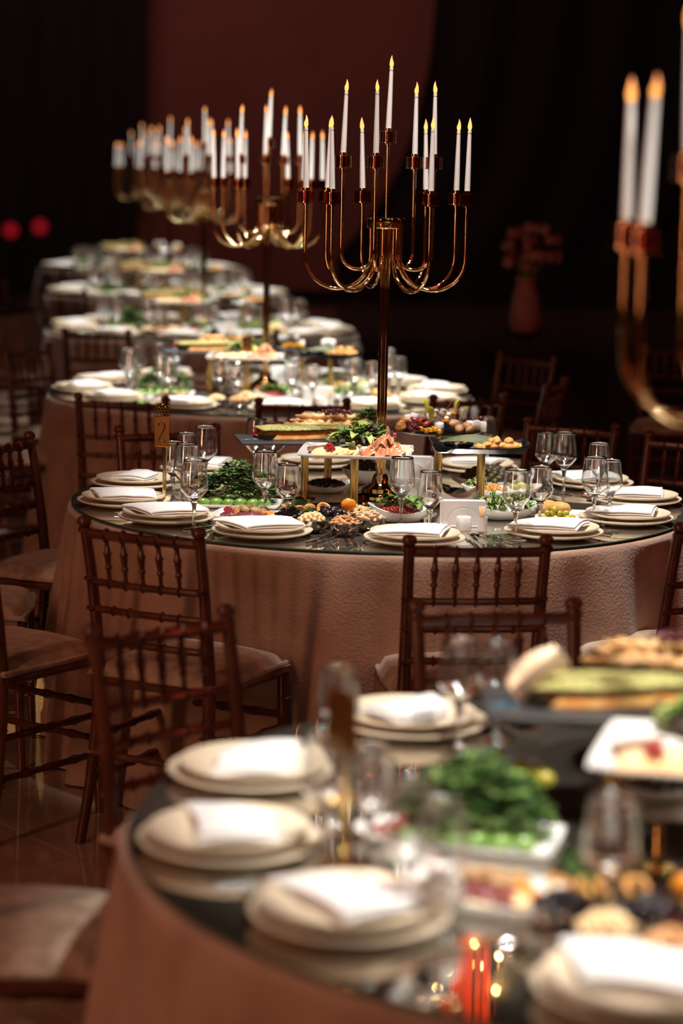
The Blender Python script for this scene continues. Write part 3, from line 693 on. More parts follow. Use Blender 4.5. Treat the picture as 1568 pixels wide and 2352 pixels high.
def nuts(kind):
    r = []
    for v in range(3):
        if kind == 'hazelnut': fn = lambda g: g.ball((0, 0, 0), (.0072, .0072, .0068), 7, 5, .15, v)
        elif kind == 'almond': fn = lambda g: g.ball((0, 0, 0), (.0125, .0072, .0044), 8, 5, .1, v, xf=Matrix(((1, 0, 0), (0, 1, 0), (.1, 0, 1))))
        elif kind == 'cashew': fn = lambda g: g.tube([(.011 * cos(a), .011 * sin(a), 0) for a in [.3 + 2.6 * i / 6 for i in range(7)]], [.002, .0048, .0055, .0048, .0050, .0048, .002], 6)
        elif kind == 'walnut_half': fn = lambda g: g.ball((0, 0, 0), (.0125, .0095, .0065), 9, 7, .7, v, fs=5)
        elif kind == 'prune': fn = lambda g: g.ball((0, 0, 0), (.014, .011, .009), 8, 6, .45, v, fs=5)
        elif kind == 'raisin': fn = lambda g: g.ball((0, 0, 0), (.009, .007, .006), 7, 5, .5, v, fs=5)
        elif kind == 'currant': fn = lambda g: g.ball((0, 0, 0), .0052, 8, 6)
        elif kind == 'grape': fn = lambda g: g.ball((0, 0, 0), .0085, 9, 7)
        elif kind == 'olive': fn = lambda g: g.ball((0, 0, 0), (.0125, .0095, .0095), 10, 7)
        elif kind == 'cucumber': fn = lambda g: g.ball((0, 0, 0), (.021, .0125, .0125), 10, 8, .12, v)
        elif kind == 'nugget': fn = lambda g: g.ball((0, 0, 0), (.018, .013, .012), 9, 7, .5, v, fs=4)
        elif kind == 'croquette': fn = lambda g: g.ball((0, 0, 0), (.036, .021, .020), 12, 9, .16, v, fs=5)
        elif kind == 'mushroom': fn = lambda g: [g.ball((0, 0, .006), (.0095, .0095, .008), 9, 6), g.tube([(0, 0, -.006), (0, 0, .004)], .004, 7)]
        elif kind == 'cheese_cube': fn = lambda g: g.box((0, 0, 0), (.020, .020, .030), bev=.0015)
        elif kind == 'fig_piece': fn = lambda g: g.ball((0, 0, 0), (.019, .015, .013), 9, 7, .35, v, fs=4)
        elif kind == 'round_slice': fn = lambda g: g.lathe([(0, 0), (.026, 0), (.027, .0018), (.026, .0034), (0, .0034)], 20, rad=lambda r_, z, a, i: (r_ * (1 + .06 * sin(a * 2 + v)), z + .004 * cos(a + v)))
        elif kind == 'meat_slice': fn = lambda g: g.lathe([(0, 0), (.020, 0), (.0215, .002), (.020, .004), (0, .004)], 16, rad=lambda r_, z, a, i: (r_ * (1 + .14 * sin(a * 3 + v * 2)), z + .003 * cos(2 * a + v)))
        r.append(M_('%s_%d' % (kind, v), fn, {'hazelnut': mHAZ, 'almond': mALM, 'cashew': mCASH, 'walnut_half': mWAL, 'prune': mPRUNE, 'raisin': mRAIS, 'currant': mRED, 'grape': mDKRED, 'olive': mOLIVE, 'cucumber': mCUKE,
                 'nugget': mFRIED, 'croquette': mFRIED, 'mushroom': mMUSH, 'cheese_cube': mWHC, 'fig_piece': mFIG, 'round_slice': mPALE, 'meat_slice': mBEET}[kind], 60))
    return r
def heap_mesh(kind, mats, seed, r, h, n, br):
    def fn(g):
        rr = random.Random(seed)
        for p in dome(0, 0, r, h, n, rr): g.ball(p, (br * rr.uniform(.8, 1.2), br, br * .8), 6, 4, .3, rr.randrange(9))
    return M_('heap_%s_%d' % (kind, seed), fn, mats, 0)
def tray_mesh(wd, dp, lip, th, curl=0.0):
    """rectangular tray, flat centre with a raised flared lip (curl lifts the corners)"""
    def fn(g):
        rings = [(1, 0, lip), (.985, 0, lip - th * .9), (.80, 0, 0), (.80, 0, 0)]
        def loop(f, z, up):
            out = []; X, Y = wd / 2 * 1, dp / 2
            ix = X - (1 - f) * min(X, Y); iy = Y - (1 - f) * min(X, Y); n = 8
            P = [(-ix, -iy), (ix, -iy), (ix, iy), (-ix, iy)]
            for a, b in zip(P, P[1:] + P[:1]):
                for i in range(n):
                    t = i / n; x, y = a[0] + (b[0] - a[0]) * t, a[1] + (b[1] - a[1]) * t
                    c = (abs(x) / ix) ** 4 * (abs(y) / iy) ** 4; rr = 1 - .03 * c
                    out.append((x * rr, y * rr, z + up * curl * (abs(x) / ix) ** 5))
            return out
        L1 = [loop(1.0, lip, 1), loop(.97, lip + .0004, 1), loop(.84, th, .15), loop(.5, th, 0)]
        L2 = [loop(1.0, lip - .003, 1), loop(.85, 0, .15), loop(.5, 0, 0)]
        seq = L2[::-1] + L1
        v = [p for r in seq for p in r]; m_ = len(seq[0]); f = [tuple(range(m_))[::-1]]
        for k in range(len(seq) - 1):
            for i in range(m_): j = (i + 1) % m_; f.append((k * m_ + i, k * m_ + j, (k + 1) * m_ + j, (k + 1) * m_ + i))
        f.append(tuple((len(seq) - 1) * m_ + i for i in range(m_)))
        g.add(v, f)
    return fn
def stand(t, x, y, desc, h=.176):
    o = t.put('serving_stand', 'brass post stand holding up the ' + desc, 'stand', x, y, TT + .0003, 0, None, 'brass post stands')
    link('foot', M_('stand_foot', lambda g: g.lathe([(0, 0), (.036, 0), (.037, .003), (.030, .006), (.014, .009), (0, .009)], 24), mGOLD), o)
    link('post', M_('stand_post', lambda g: g.lathe([(0, .007), (.0125, .007), (.0125, .1725), (0, .1725)], 20), mGOLD), o)
    link('support_disc', M_('support_disc', lambda g: g.lathe([(0, .172), (.030, .172), (.032, .174), (.032, .1765), (0, .1765)], 24), mGOLD), o)
ZP = TT + .177      # underside of everything carried by a stand
steel = lambda g: g.lathe([(0, 0), (.020, 0), (.034, .006), (.043, .017), (.0475, .030), (.049, .037), (.0475, .037), (.042, .020), (.032, .009), (0, .005)], 32)
def bowl_mesh(r, h, wave=0.0, sq=0.0):
    def fn(g):
        def rad(q, z, a, i):
            k = 1 + sq * (1 / max(abs(cos(a)), abs(sin(a))) - 1); return q * k * (1 if wave == 0 else 1), z + wave * (z / h) ** 2 * cos(2 * a)
        g.lathe([(0, 0), (r * .5, 0), (r * .62, .003), (r * .88, h * .55), (r, h), (r * .975, h + .001), (r * .84, h * .55), (r * .58, .007), (0, .006)], 40, rad=rad)
    return fn
for k in range(6):
    t = Tab(k); rnd = random.Random(900 + k); far = t.far; q = LL
    # ---- raised white platter with cheese, currants, kumquat, dip dish and smoked salmon
    wx0, wy0 = -.082, -.245
    stand(t, wx0, wy0, 'white square platter')
    t.put('platter', 'white square platter of cheese and salmon raised on a brass post', 'platter', wx0 + .005, wy0, ZP, radians(-4), M_('white_tray', tray_mesh(.335, .31, .012, .004), mPORC, 35), 'white square platters')
    z = ZP + .0052
    SL = nuts('round_slice')
    for i in range(7): t.put('cheese_slice', 'pale round cheese slice fanned at the front left of the white platter', 'cheese', wx0 - .105 + i * .0155, wy0 - .105 + .003 * i, z + .006 + .0006 * i, .5, SL[i % 3], 'fanned cheese slices on the white platter, ' + t.n, tilt=(radians(18), radians(-14)))
    if not far:
        for i in range(7): t.put('amber_cheese_stick', 'thin amber-edged cheese stick along the white platter front', 'cheese', wx0 - .11 + i * .020, wy0 - .132, z + .003, radians(4), M_('cheese_stick', lambda g: g.box((0, 0, 0), (.018, .026, .005), bev=.001), mRIND), 'amber cheese sticks at the platter front, ' + t.n)
        t.many('red_currant', 'shiny red currant in the cluster on the cheese slices', 'berry', dome(wx0 - .075, wy0 - .095, .016, .020, 12, rnd), nuts('currant'), z + .014, 'red currants on the white platter', rnd)
        t.put('kumquat_half', 'cut orange kumquat half leaning on the dip dish', 'fruit', wx0 - .012, wy0 - .075, z + .012, 0, M_('kumquat', lambda g: g.lathe([(0, -.011), (.010, -.008), (.0135, 0), (.0135, .003), (.0118, .0035), (0, .0035)], 16), mORANGE), tilt=(radians(70), 0))
        t.put('dark_leaf', 'dark glossy leaf lying between currants and dip dish', 'leaf', wx0 - .055, wy0 - .04, z + .012, radians(-38), M_('dark_leaf', lambda g: blade(g, (0, 0, 0), 0, .075, .016, .25, .1, 0, 8), mDKLEAF))
    for i in range(3): t.put('meat_slice', 'rolled brown roast meat slice at the left end of the white platter', 'meat', wx0 - .125 + i * .022, wy0 - .045 + .018 * i, z + .011, radians(30 + 20 * i), M_('roast_roll', lambda g: g.lathe([(0, -.014), (.011, -.014), (.012, 0), (.011, .014), (0, .014)], 12, rad=lambda r_, zz, a, i_: (r_ * (1 + .15 * sin(3 * a)), zz)), mMEAT), 'roast meat slices on the white platter, ' + t.n, tilt=(radians(80), 0))
    t.put('dip_dish', 'small square white dish on the white platter', 'dish', wx0 + .042, wy0 - .06, z, radians(4), M_('dip_dish', bowl_mesh(.028, .020, 0, .9), mPORC))
    if not far: t.many('caper_berry', 'brownish caper berry at the small white dish', 'olive', [(wx0 + .012, wy0 - .05, .022), (wx0 + .045, wy0 - .07, .014), (wx0 - .005, wy0 - .015, .028)], [M_('caper', lambda g: g.ball((0, 0, 0), (.0075, .006, .006), 8, 6), mFIG)], z, 'caper berries', rnd)
    def salm(v):
        def fn(g):
            def f(u, w_):
                a = u * 5.0 + v; rr = .014 + .022 * w_ + .004 * sin(u * 23 + v); n_ = noise.noise(Vector((u * 7, w_ * 3, v * 5)))
                return (rr * cos(a) * 1.15 + .006 * n_, rr * sin(a) * .8, .004 + .026 * (1 - w_) + .008 * sin(u * 19 + v * 2 + w_ * 2) * (.4 + w_) + .007 * n_)
            g.grid(f, 40, 7, thick=.0020)
        return fn
    for i, (a_, b_, c_, e_) in enumerate([(.052, -.105, 0, .9), (.088, -.112, 0, 1.0), (.070, -.085, .012, .9), (.098, -.085, .014, 1.0), (.086, -.095, .030, .85), (.110, -.105, .002, .9), (.094, -.088, .044, .65)]):
        t.put('salmon_slice', 'crumpled orange smoked salmon slice heaped on the right of the platter', 'salmon', wx0 + a_, wy0 + b_, z + c_, 1.3 * i, M_('salmon_%d' % (i % 3), salm(i % 3), mSALM, 0), 'smoked salmon slices on the white platter, ' + t.n, scale=e_)
    if not far:
        for i in range(3): t.put('pear_slice', 'thin pale rounded slice beside the salmon, right corner of the platter', 'fruit', wx0 + .125 + .012 * i, wy0 - .06 + .035 * i, z + .004 + .003 * i, .3 * i, M_('pear_slice', lambda g: g.lathe([(0, 0), (.030, 0), (.031, .002), (0, .003)], 18, rad=lambda r_, zz, a, i_: (r_ * (1 + .12 * sin(2 * a)), zz)), mPEAR), 'pale slices on the platter corner, ' + t.n, tilt=(radians(14), radians(8)))
        t.put('raspberry', 'raspberry on top of the salmon', 'berry', wx0 + .118, wy0 - .0, z + .052, 0, M_('raspberry', lambda g: g.ball((0, 0, 0), (.0075, .0075, .008), 9, 7, .2, 2, fs=8), mRASP))
        t.put('grapefruit_wedge', 'small pale wedge with red flesh standing on the salmon', 'fruit', wx0 + .095, wy0 + .0, z + .052, .4, M_('wedge', lambda g: g.lathe([(0, 0), (.011, .004), (.009, .016), (.003, .027), (0, .028)], 8, rad=lambda r_, zz, a, i_: (r_ * (.35 if sin(a) > 0 else 1), zz)), mMEAT))
    # ---- slate board with crumb-topped fillet, sauce glass, currants
    sx0, sy0 = -.265, .035
    stand(t, -.235, .02, 'slate board')
    t.put('slate_board', 'grey slate board carrying the green-crumbed fillet', 'board', sx0, sy0, ZP, radians(9), M_('slate_board', lambda g: g.box((0, 0, .004), (.36, .225, .008), bev=.0015), mSLATE), 'grey slate serving boards')
    z = ZP + .0083
    fi = t.put('crumbed_fillet', 'long orange fillet with green crumb topping on the slate board', 'fish', sx0 + .03, sy0 + .03, z, radians(17), None, 'green-crumbed fillets')
    def fillet(g): g.grid(lambda u, v: ((u - .5) * .31, (v - .5) * .135 * (.65 + .35 * sin(pi * min(1, u * 1.2 + .1))), .003 + .029 * (1 - (2 * v - 1) ** 6) * min(1, (u + .02) * 8) * min(1, (1.02 - u) * 6)), 24, 10, thick=.0028)
    link('fillet', M_('fillet', fillet, mFILL, 0), fi)
    link('crumb_topping', M_('crumb_topping', lambda g: g.grid(lambda u, v: ((u - .5) * .304, (v - .5) * .131 * (.65 + .35 * sin(pi * min(1, u * 1.2 + .1))), .0325 + .006 * (1 - (2 * v - 1) ** 4) * min(1, u * 8, (1 - u) * 8) + .0022 * noise.noise(Vector((u * 40, v * 14, 0)))), 50, 14, thick=.005), mCRUMB, 0), fi)
    if not far or k == 2:
        sg = t.put('sauce_glass', 'small square glass of dark sauce on the slate board', 'glass', sx0 - .085, sy0 - .055, z, radians(6), M_('sauce_glass', lambda g: g.lathe([(0, .001), (.024, .001), (.027, .024)], 4, rad=lambda r_, zz, a, i: (r_, zz)), thin_glass('olive_tinted_glass', (.75, .72, .45), 1.6), 20), 'sauce glasses', scale=(1.25, .9, 1))
        link('sauce', M_('sauce_fill', lambda g: g.lathe([(0, .003), (.022, .003), (.0245, .016), (0, .016)], 4), mSAUCE, 20), sg)
        t.many('red_currant', 'red currant at the left tip of the slate board', 'berry', dome(sx0 - .12, sy0 + .02, .013, .016, 8, rnd), nuts('currant'), z + .006, 'red currants on the slate', rnd)
        t.put('blue_crumbs', 'scatter of tiny blue crumbs on the slate board', 'garnish', sx0 - .135, sy0 - .06, z, .3, M_('blue_crumbs', lambda g: [g.ball((random.Random(i).uniform(-.03, .05), random.Random(i + 99).uniform(-.008, .008), .001), .002, 5, 3) for i in range(40)], mBLUE, 0), None, 'stuff')
    lt = t.put('green_salad', 'loose heap of curly green lettuce between slate and platter', 'salad', -.055, -.105, ZP + .010, 0, None, 'lettuce heaps')
    def lettuce(g): tuft(5, 60, .080, .042, .046, .050, .016, [0, 1], .45)(g); frill(6, 230, .100, .055, .058, [0, 0, 0, 1, 2], .019)(g)
    link('lettuce_leaves', M_('lettuce', lettuce, [mLEAF, mPURP, mBASIL], 0), lt, kind='stuff')
    # ---- dark round plate with pastry rolls behind
    px0, py0 = -.165, .335
    stand(t, px0, py0, 'dark pastry plate')
    t.put('pastry_plate', 'round dark plate of golden pastry rolls, behind the slate board', 'plate', px0, py0, ZP, 0, M_('dark_plate', bowl_mesh(.152, .016), mBLACKC, 50), 'dark round plates on stands')
    for i, (a, b, c, rz) in enumerate([(-.085, -.045, 0, .10), (-.03, -.02, .004, -.12), (.03, -.045, .0, .16), (.08, -.01, 0, -.1), (-.07, .03, .006, .3), (.0, .035, .008, -.25), (.065, .045, .004, .15), (-.05, -.01, .024, .05), (.06, .01, .022, -.05)]):
        t.put('pastry_roll', 'golden rolled pastry in the pile on the dark plate', 'pastry', px0 + a, py0 + b, ZP + .022 + c, rz, M_('pastry_roll%d' % (i % 3), lambda g: g.tube([(-.058 + .116 * j / 12, .003 * sin(j * 1.3 + i), .002 * sin(j * 2.1 + i)) for j in range(13)], [.005 if j in (0, 12) else .0125 + .0028 * sin(j * 1.9 + i * 2) - (.004 if j in (1, 11) else 0) for j in range(13)], 9, flat=.8), mPASTRY, 60), 'pastry rolls on the dark plate, ' + t.n)
    if not far:
        t.many('dark_berry', 'dark red berry on top of the pastry rolls', 'berry', dome(px0 + .02, py0 - .0, .045, .006, 22, rnd), [M_('dark_berry', lambda g: g.ball((0, 0, 0), .0062, 7, 5, .2), mDKRED, 0)], ZP + .060, 'dark berries on the pastries', rnd)
        o = t.put('lettuce_garnish', 'dark curly lettuce garnish at the right of the pastry rolls', 'salad', px0 + .125, py0 - .03, ZP + .012, 0)
        link('lettuce_leaves', M_('lettuce_garnish', frill(8, 200, .052, .045, .070, [0, 1, 2], .015), [mHERB, mLEAF, mPURP], 0), o, kind='stuff')
    # ---- dark round plate with cheeses, mushrooms, physalis
    cx0, cy0 = .19, .29
    stand(t, cx0, cy0, 'dark cheese plate')
    t.put('cheese_plate', 'round dark plate of mixed cheeses and fruit, behind the gold pole', 'plate', cx0, cy0, ZP, 0, M_('dark_plate', bowl_mesh(.152, .016), mBLACKC, 50), 'dark round plates on stands')
    z = ZP + .017
    t.many('white_cheese_cube', 'white cheese cube at the right of the dark cheese plate', 'cheese', [(cx0 + .105 + .021 * (i % 3) - .01, cy0 - .055 + .022 * (i // 3), .006 * (i == 1)) for i in range(6)], nuts('cheese_cube'), z + .016, 'white cheese cubes right side', rnd, 0.1, .03, (.98, 1.1))
    t.many('white_cheese_chunk', 'white cheese chunk at the left back of the dark cheese plate', 'cheese', [(cx0 - .10, cy0 + .03, .012), (cx0 - .08, cy0 + .05, .012), (cx0 - .005, cy0 - .10, 0), (cx0 - .03, cy0 - .02, .02)], nuts('cheese_cube'), z + .016, 'white cheese chunks', rnd, None, .2, (.9, 1.15))
    t.many('yellow_cheese_stick', 'yellow cheese stick at the front of the dark cheese plate', 'cheese', [(cx0 - .09 + .014 * i, cy0 - .105 + .004 * (i % 2), .003 * (i % 3)) for i in range(7)], [M_('yellow_stick', lambda g: g.box((0, 0, 0), (.012, .045, .012), bev=.001), mYEL)], z + .006, 'yellow cheese sticks', rnd, .12, .05, (.9, 1.1))
    if not far:
        t.many('dark_grape', 'dark red grape in the front bunch on the cheese plate', 'fruit', dome(cx0 - .085, cy0 - .118, .018, .014, 8, rnd), nuts('grape'), z + .010, 'dark grapes', rnd)
        t.many('mushroom', 'small pale button mushroom piled on the cheese plate', 'mushroom', dome(cx0 + .0, cy0 - .02, .05, .022, 12, rnd), nuts('mushroom'), z + .034, 'button mushrooms', rnd)
        t.many('red_pepper_piece', 'glossy dark red pepper piece on the cheese plate', 'vegetable', dome(cx0 - .07, cy0 - .06, .04, .018, 9, rnd), [M_('red_piece', lambda g: g.ball((0, 0, 0), (.016, .010, .006), 8, 6, .4, 3), mTOM, 0)], z + .020, 'red pepper pieces', rnd)
        t.many('nut_ball', 'round breaded ball at the left edge of the cheese plate', 'snack', [(cx0 - .125, cy0 - .06, 0), (cx0 - .115, cy0 - .03, .01)], nuts('nugget'), z + .014, 'breaded balls', rnd, None, .3, (1.3, 1.5))
        t.many('orange_slice', 'upright orange physalis slice on the cheese plate', 'fruit', [(cx0 + .045, cy0 - .02, .055), (cx0 + .015, cy0 - .07, .035), (cx0 + .06, cy0 - .05, .02)], [M_('orange_slice', lambda g: g.lathe([(0, -.0015), (.0135, -.0015), (.0135, .0015), (0, .0015)], 14), mORANGE)], z, 'orange slices', rnd, .3, 0, (.95, 1.1))
        t.many('dried_fig', 'brown dried fig piece at the right of the cheese plate', 'fruit', [(cx0 + .06, cy0 - .09, 0), (cx0 + .085, cy0 - .065, .006), (cx0 + .095, cy0 - .085, 0), (cx0 + .045, cy0 - .06, .012)], nuts('fig_piece'), z + .012, 'dried figs on the cheese plate', rnd)
        o = t.put('leaf_garnish', 'olive green leaves and curled stems rising from the cheese plate', 'leaf', cx0 - .0, cy0 - .03, z + .03, 0)
        for i, (a, b, c, d, l) in enumerate([(-.03, -.03, .0, 1.9, .045), (.05, .0, .02, .4, .05), (-.045, .01, .02, 2.4, .04), (.075, -.02, .0, .1, .045)]): link('leaf', M_('olive_leaf', lambda g: blade(g, (0, 0, 0), 0, .045, .011, .7, .1, 0, 6), mOLIVE, 0), o, (a, b, c), (0, -.7, d))
        for i, (a, b) in enumerate(((.045, .02), (.075, .01))): link('stem', M_('curled_stem', lambda g: g.tube([(0, 0, 0), (.004, 0, .02), (.014, 0, .034), (.016, 0, .046), (.010, 0, .050)], [.0016, .0014, .0012, .0014, .003], 6), mFIG, 0), o, (a - .03, b, .018), (0, .1, i * .6))
        t.many('purple_grape', 'purple grape at the far right of the cheese plate', 'fruit', [(cx0 + .08, cy0 + .03, 0), (cx0 + .11, cy0 + .05, 0), (cx0 + .135, cy0 + .045, .004)], nuts('grape'), z + .028, 'purple grapes', rnd)
    # ---- black rectangular plate with nuggets, dip and long leaf
    bx0, by0 = .295, -.125
    stand(t, .303, -.11, 'black rectangular platter')
    t.put('black_platter', 'black rectangular platter with upturned ends, nuggets and a long leaf', 'platter', bx0, by0, ZP, radians(2), M_('black_tray', tray_mesh(.30, .17, .018, .006, .014), mBLACKC, 35), 'black rectangular platters')
    z = ZP + .0065
    NG = [(.0 + .022 * i, -.052 + .006 * (i % 2), .004 * (i % 2)) for i in range(6)] + [(.02 + .022 * i, -.028, .016 * (i % 2)) for i in range(5)] + [(.05, -.04, .02), (.09, -.035, .018)]
    t.many('chicken_nugget', 'golden fried nugget in the row on the black platter', 'snack', [(bx0 + a, by0 + b, c) for a, b, c in NG], nuts('nugget'), z + .011, 'fried nuggets on the black platter', rnd)
    t.put('dip_bowl', 'small rough black dip bowl on the left of the black platter', 'bowl', bx0 - .065, by0 - .025, z, 0, M_('dip_bowl', bowl_mesh(.042, .020), mBLACKC, 50), 'black dip bowls', scale=(1.15, .8, 1))
    if not far:
        t.many('chili_piece', 'orange-red chili piece in the black dip bowl', 'vegetable', [(bx0 - .06, by0 - .02, 0), (bx0 - .045, by0 - .015, .002), (bx0 - .07, by0 - .01, 0)], [M_('chili_piece', lambda g: g.ball((0, 0, 0), (.012, .004, .003), 7, 5, .3, 1), mFILL)], z + .018, 'chili pieces', rnd)
    t.put('bamboo_leaf', 'long dull green leaf arching over the black platter', 'leaf', bx0 - .12, by0 + .055, z + .014, radians(-8), M_('bamboo_leaf', lambda g: g.grid(lambda u, v: (u * .23, (v - .5) * .046 * sin(pi * min(.985, .04 + u * .94)) ** .65, .014 * sin(pi * u) - .012 * u + (v - .5) * .03 * sin(pi * u) + .0012 * cos(v * 60)), 24, 20, thick=.0008), mBAMB, 0), 'long green leaves on the black platters')
    # ---- herb plate: parsley, coriander, small cucumbers
    hx, hy = -.435, -.16
    t.put('herb_plate', 'white rectangular plate of fresh herbs and small cucumbers', 'plate', hx, hy, TT + .0003, radians(-4), M_('herb_tray', tray_mesh(.27, .175, .012, .004), mPORC, 35), 'white herb plates')
    o = t.put('herb_bunch', 'tall leafy bunch of parsley and coriander on the herb plate', 'herbs', hx + .0, hy + .025, TT + .006, 0, None, 'herb bunches')
    link('leaflets', M_('leaflets', frill(3, 850, .118, .070, .125, [0, 0, 1, 2], .0155), [mHERB, mBASIL, mDKLEAF], 0), o, kind='stuff')
    link('stems', M_('herb_stems', lambda g: [g.tube([(.09 * cos(i * 1.7), -.05 + .004 * (i % 5), .004 + .0035 * (i % 9)), (.02 * cos(i), .0, .02 + .006 * (i % 9)), (.05 * cos(i * 2.2), .03, .05 + .004 * (i % 8))], .0016, 5) for i in range(34)], mHERB, 0), o, kind='stuff')
    t.many('small_cucumber', 'small shiny green cucumber in the row before the herbs', 'vegetable', [(hx - .095 + .036 * i, hy - .062 + .006 * (i % 2), 0) for i in range(6)], nuts('cucumber'), TT + .018, 'small cucumbers', rnd, .4, .2, (.9, 1.1))
    if not far: t.many('tomato', 'dark red tomato half hidden at the left of the herbs', 'vegetable', [(hx - .112, hy + .0, 0), (hx - .10, hy + .03, .01)], [M_('tomato', lambda g: g.ball((0, 0, 0), .018, 12, 9), mTOM)], TT + .022, 'tomatoes', rnd)
    # ---- white square plate with beet meat, figs, apricot, raspberry
    qx, qy = -.385, -.455
    t.put('square_plate', 'white angular plate of dried figs and dark red meat slices', 'plate', qx, qy, TT + .0003, radians(-12), M_('square_tray', tray_mesh(.215, .165, .022, .004), mPORC, 35), 'white angular fig plates')
    z = TT + .006
    MS = nuts('meat_slice')
    for i in range(9): t.put('red_meat_slice', 'dark red dried meat slice overlapping in the row on the fig plate', 'meat', qx - .065 + .014 * i, qy + .02 - .0085 * i, z + .010 - .0004 * i, .3 * i, MS[i % 3], 'dark red meat slices, ' + t.n, tilt=(radians(25), radians(-32)))
    t.many('dried_fig', 'cut dried fig on the white angular plate', 'fruit', [(qx - .035, qy + .03, .006), (qx - .015, qy + .012, .01), (qx + .015, qy + .025, .010), (qx + .0, qy + .045, .006), (qx + .035, qy + .02, .004), (qx - .05, qy + .045, 0), (qx + .045, qy + .04, .004), (qx + .02, qy + .0, .006)], nuts('fig_piece'), z + .014, 'dried figs on the angular plate', rnd)
    if not far:
        t.put('cut_fig_face', 'halved fig showing its orange flesh on the angular plate', 'fruit', qx - .03, qy + .004, z + .020, .2, M_('fig_half', lambda g: g.lathe([(0, -.008), (.011, -.005), (.015, 0), (0, .001)], 14), mFIGIN), tilt=(radians(62), radians(-20)))
        t.many('pale_fig_slice', 'thin pale brown slice at the front of the angular plate', 'fruit', [(qx + .0 + .016 * i, qy - .042 + .003 * i, .002 * i) for i in range(4)], [M_('pale_fig', lambda g: g.lathe([(0, 0), (.021, 0), (.022, .002), (0, .003)], 14), mPALE)], z + .004, 'pale fig slices', rnd, .2, .15)
        t.many('apricot_piece', 'bright orange apricot piece on the angular plate', 'fruit', [(qx + .055, qy + .012, .006), (qx + .068, qy + .002, .0)], [M_('apricot_piece', lambda g: g.ball((0, 0, 0), (.017, .010, .006), 9, 6, .4, 2), mORANGE)], z + .012, 'apricot pieces', rnd, .1, .3)
        t.many('red_currant', 'red currant at the back of the fig plate', 'berry', dome(qx - .062, qy + .05, .016, .014, 9, rnd), nuts('currant'), z + .012, 'red currants on the fig plate', rnd)
        t.put('raspberry', 'raspberry in the middle of the fig plate', 'berry', qx + .035, qy - .015, z + .012, 0, M_('raspberry', lambda g: g.ball((0, 0, 0), (.0075, .0075, .008), 9, 7, .2, 2, fs=8), mRASP), scale=1.15)
        t.put('ficus_leaf', 'broad dark green leaf leaning at the nut bowls', 'leaf', qx + .10, qy + .13, TT + .030, radians(-35), M_('ficus_leaf', lambda g: g.grid(lambda u, v: (u * .11, (v - .5) * .05 * sin(pi * min(.98, .05 + u * .93)), -.018 * u + (v - .5) ** 2 * .05 + .006), 12, 8, thick=.0008), mDKLEAF, 0), tilt=(radians(35), 0))
    # ---- steel bowls of nuts and dried fruit
    B = [('hazelnut', -.200, -.655, 34, .0072, mHAZ, 'round pale hazelnut', 'hazelnut bowl, left front of the cluster'), ('almond', -.110, -.700, 30, .009, mALM, 'brown almond', 'almond bowl, front of the cluster'),
         ('cashew', -.040, -.620, 26, .009, mCASH, 'pale cashew nut', 'cashew bowl, right of the cluster'), ('prune', -.145, -.565, 14, .011, mPRUNE, 'black shiny prune', 'prune bowl, back of the cluster'),
         ('walnut_half', -.070, -.515, 22, .010, mWAL, 'light brown walnut half', 'walnut bowl, right back of the cluster'), ('raisin', -.262, -.565, 24, .008, mRAIS, 'dark raisin', 'raisin bowl, left back of the cluster')]
    for kd, x, y, n, br, mt_, lab, where in B:
        y += 0.02
        t.put('steel_bowl', 'small polished steel bowl, the ' + where, 'bowl', x, y, TT + .0003, 0, M_('steel_bowl', steel, mSTEEL, 60), 'small steel nut bowls')
        if far: t.put(kd.replace('_half', '') + '_heap', lab + 's heaped in a steel bowl', 'nuts', x, y, TT + .032, 0, heap_mesh(kd, mt_, 3, .038, .018, n, br), 'nut heaps, ' + t.n, 'stuff')
        else: t.many(kd, lab + ' heaped in the ' + kd.replace('_half', '') + ' bowl', 'nut' if kd not in ('prune', 'raisin') else 'fruit', dome(x, y, .038, .019, n, rnd), nuts(kd), TT + .034, kd + 's in a steel bowl', rnd)
    if not far:
        t.many('whole_apricot', 'round orange dried apricot standing between prunes and walnuts', 'fruit', [(-.098, -.515, 0)], [M_('apricot', lambda g: g.ball((0, 0, 0), (.021, .011, .019), 12, 9, .15, 4), mORANGE)], TT + .062, 'dried apricot', rnd, .15, .1, (1.0, 1.1))
        t.many('dried_persimmon', 'orange-brown dried fruit ring behind the raisins', 'fruit', [(-.24, -.50, 0), (-.21, -.48, .005), (-.17, -.48, 0), (-.275, -.49, .0)], [M_('dried_ring', lambda g: g.tube([(.014 * cos(a), .014 * sin(a), .003 * sin(2 * a)) for a in [2 * pi * i / 12 for i in range(13)]], .0048, 6), mFILL)], TT + .045, 'dried fruit rings', rnd, None, .9, (.9, 1.2))
    # ---- white bowls with salads, gravy boat, pickles, olives and croquettes
    def salad(nm, lab, x, y, z, seed, rx, ry, h, n, mats, L_=.034, wd=.011):
        o = t.put(nm, lab, 'salad', x, y, z, 0); link('leaves', M_('salad_%s' % seed, tuft(seed, n, rx, ry, h, L_, wd, list(range(len(mats))), .2), mats, 0), o, kind='stuff')
    t.put('salad_bowl', 'white pointed porcelain bowl of red salad and basil', 'bowl', .055, -.40, TT + .0003, radians(8), M_('boat_bowl', bowl_mesh(.085, .042, .012, 0), mPORC, 60), 'white pointed bowls', scale=(1.15, .8, 1))
    t.put('red_salad', 'chopped dark red salad filling the white pointed bowl', 'salad', .045, -.40, TT + .030, 0, heap_mesh('red', mTOM, 7, .062, .016, 130, .0055), None, 'stuff')
    salad('basil_sprig', 'fresh basil leaves on the red salad', .065, -.395, TT + .042, 21, .05, .028, .022, 26, [mBASIL], .042, .013)
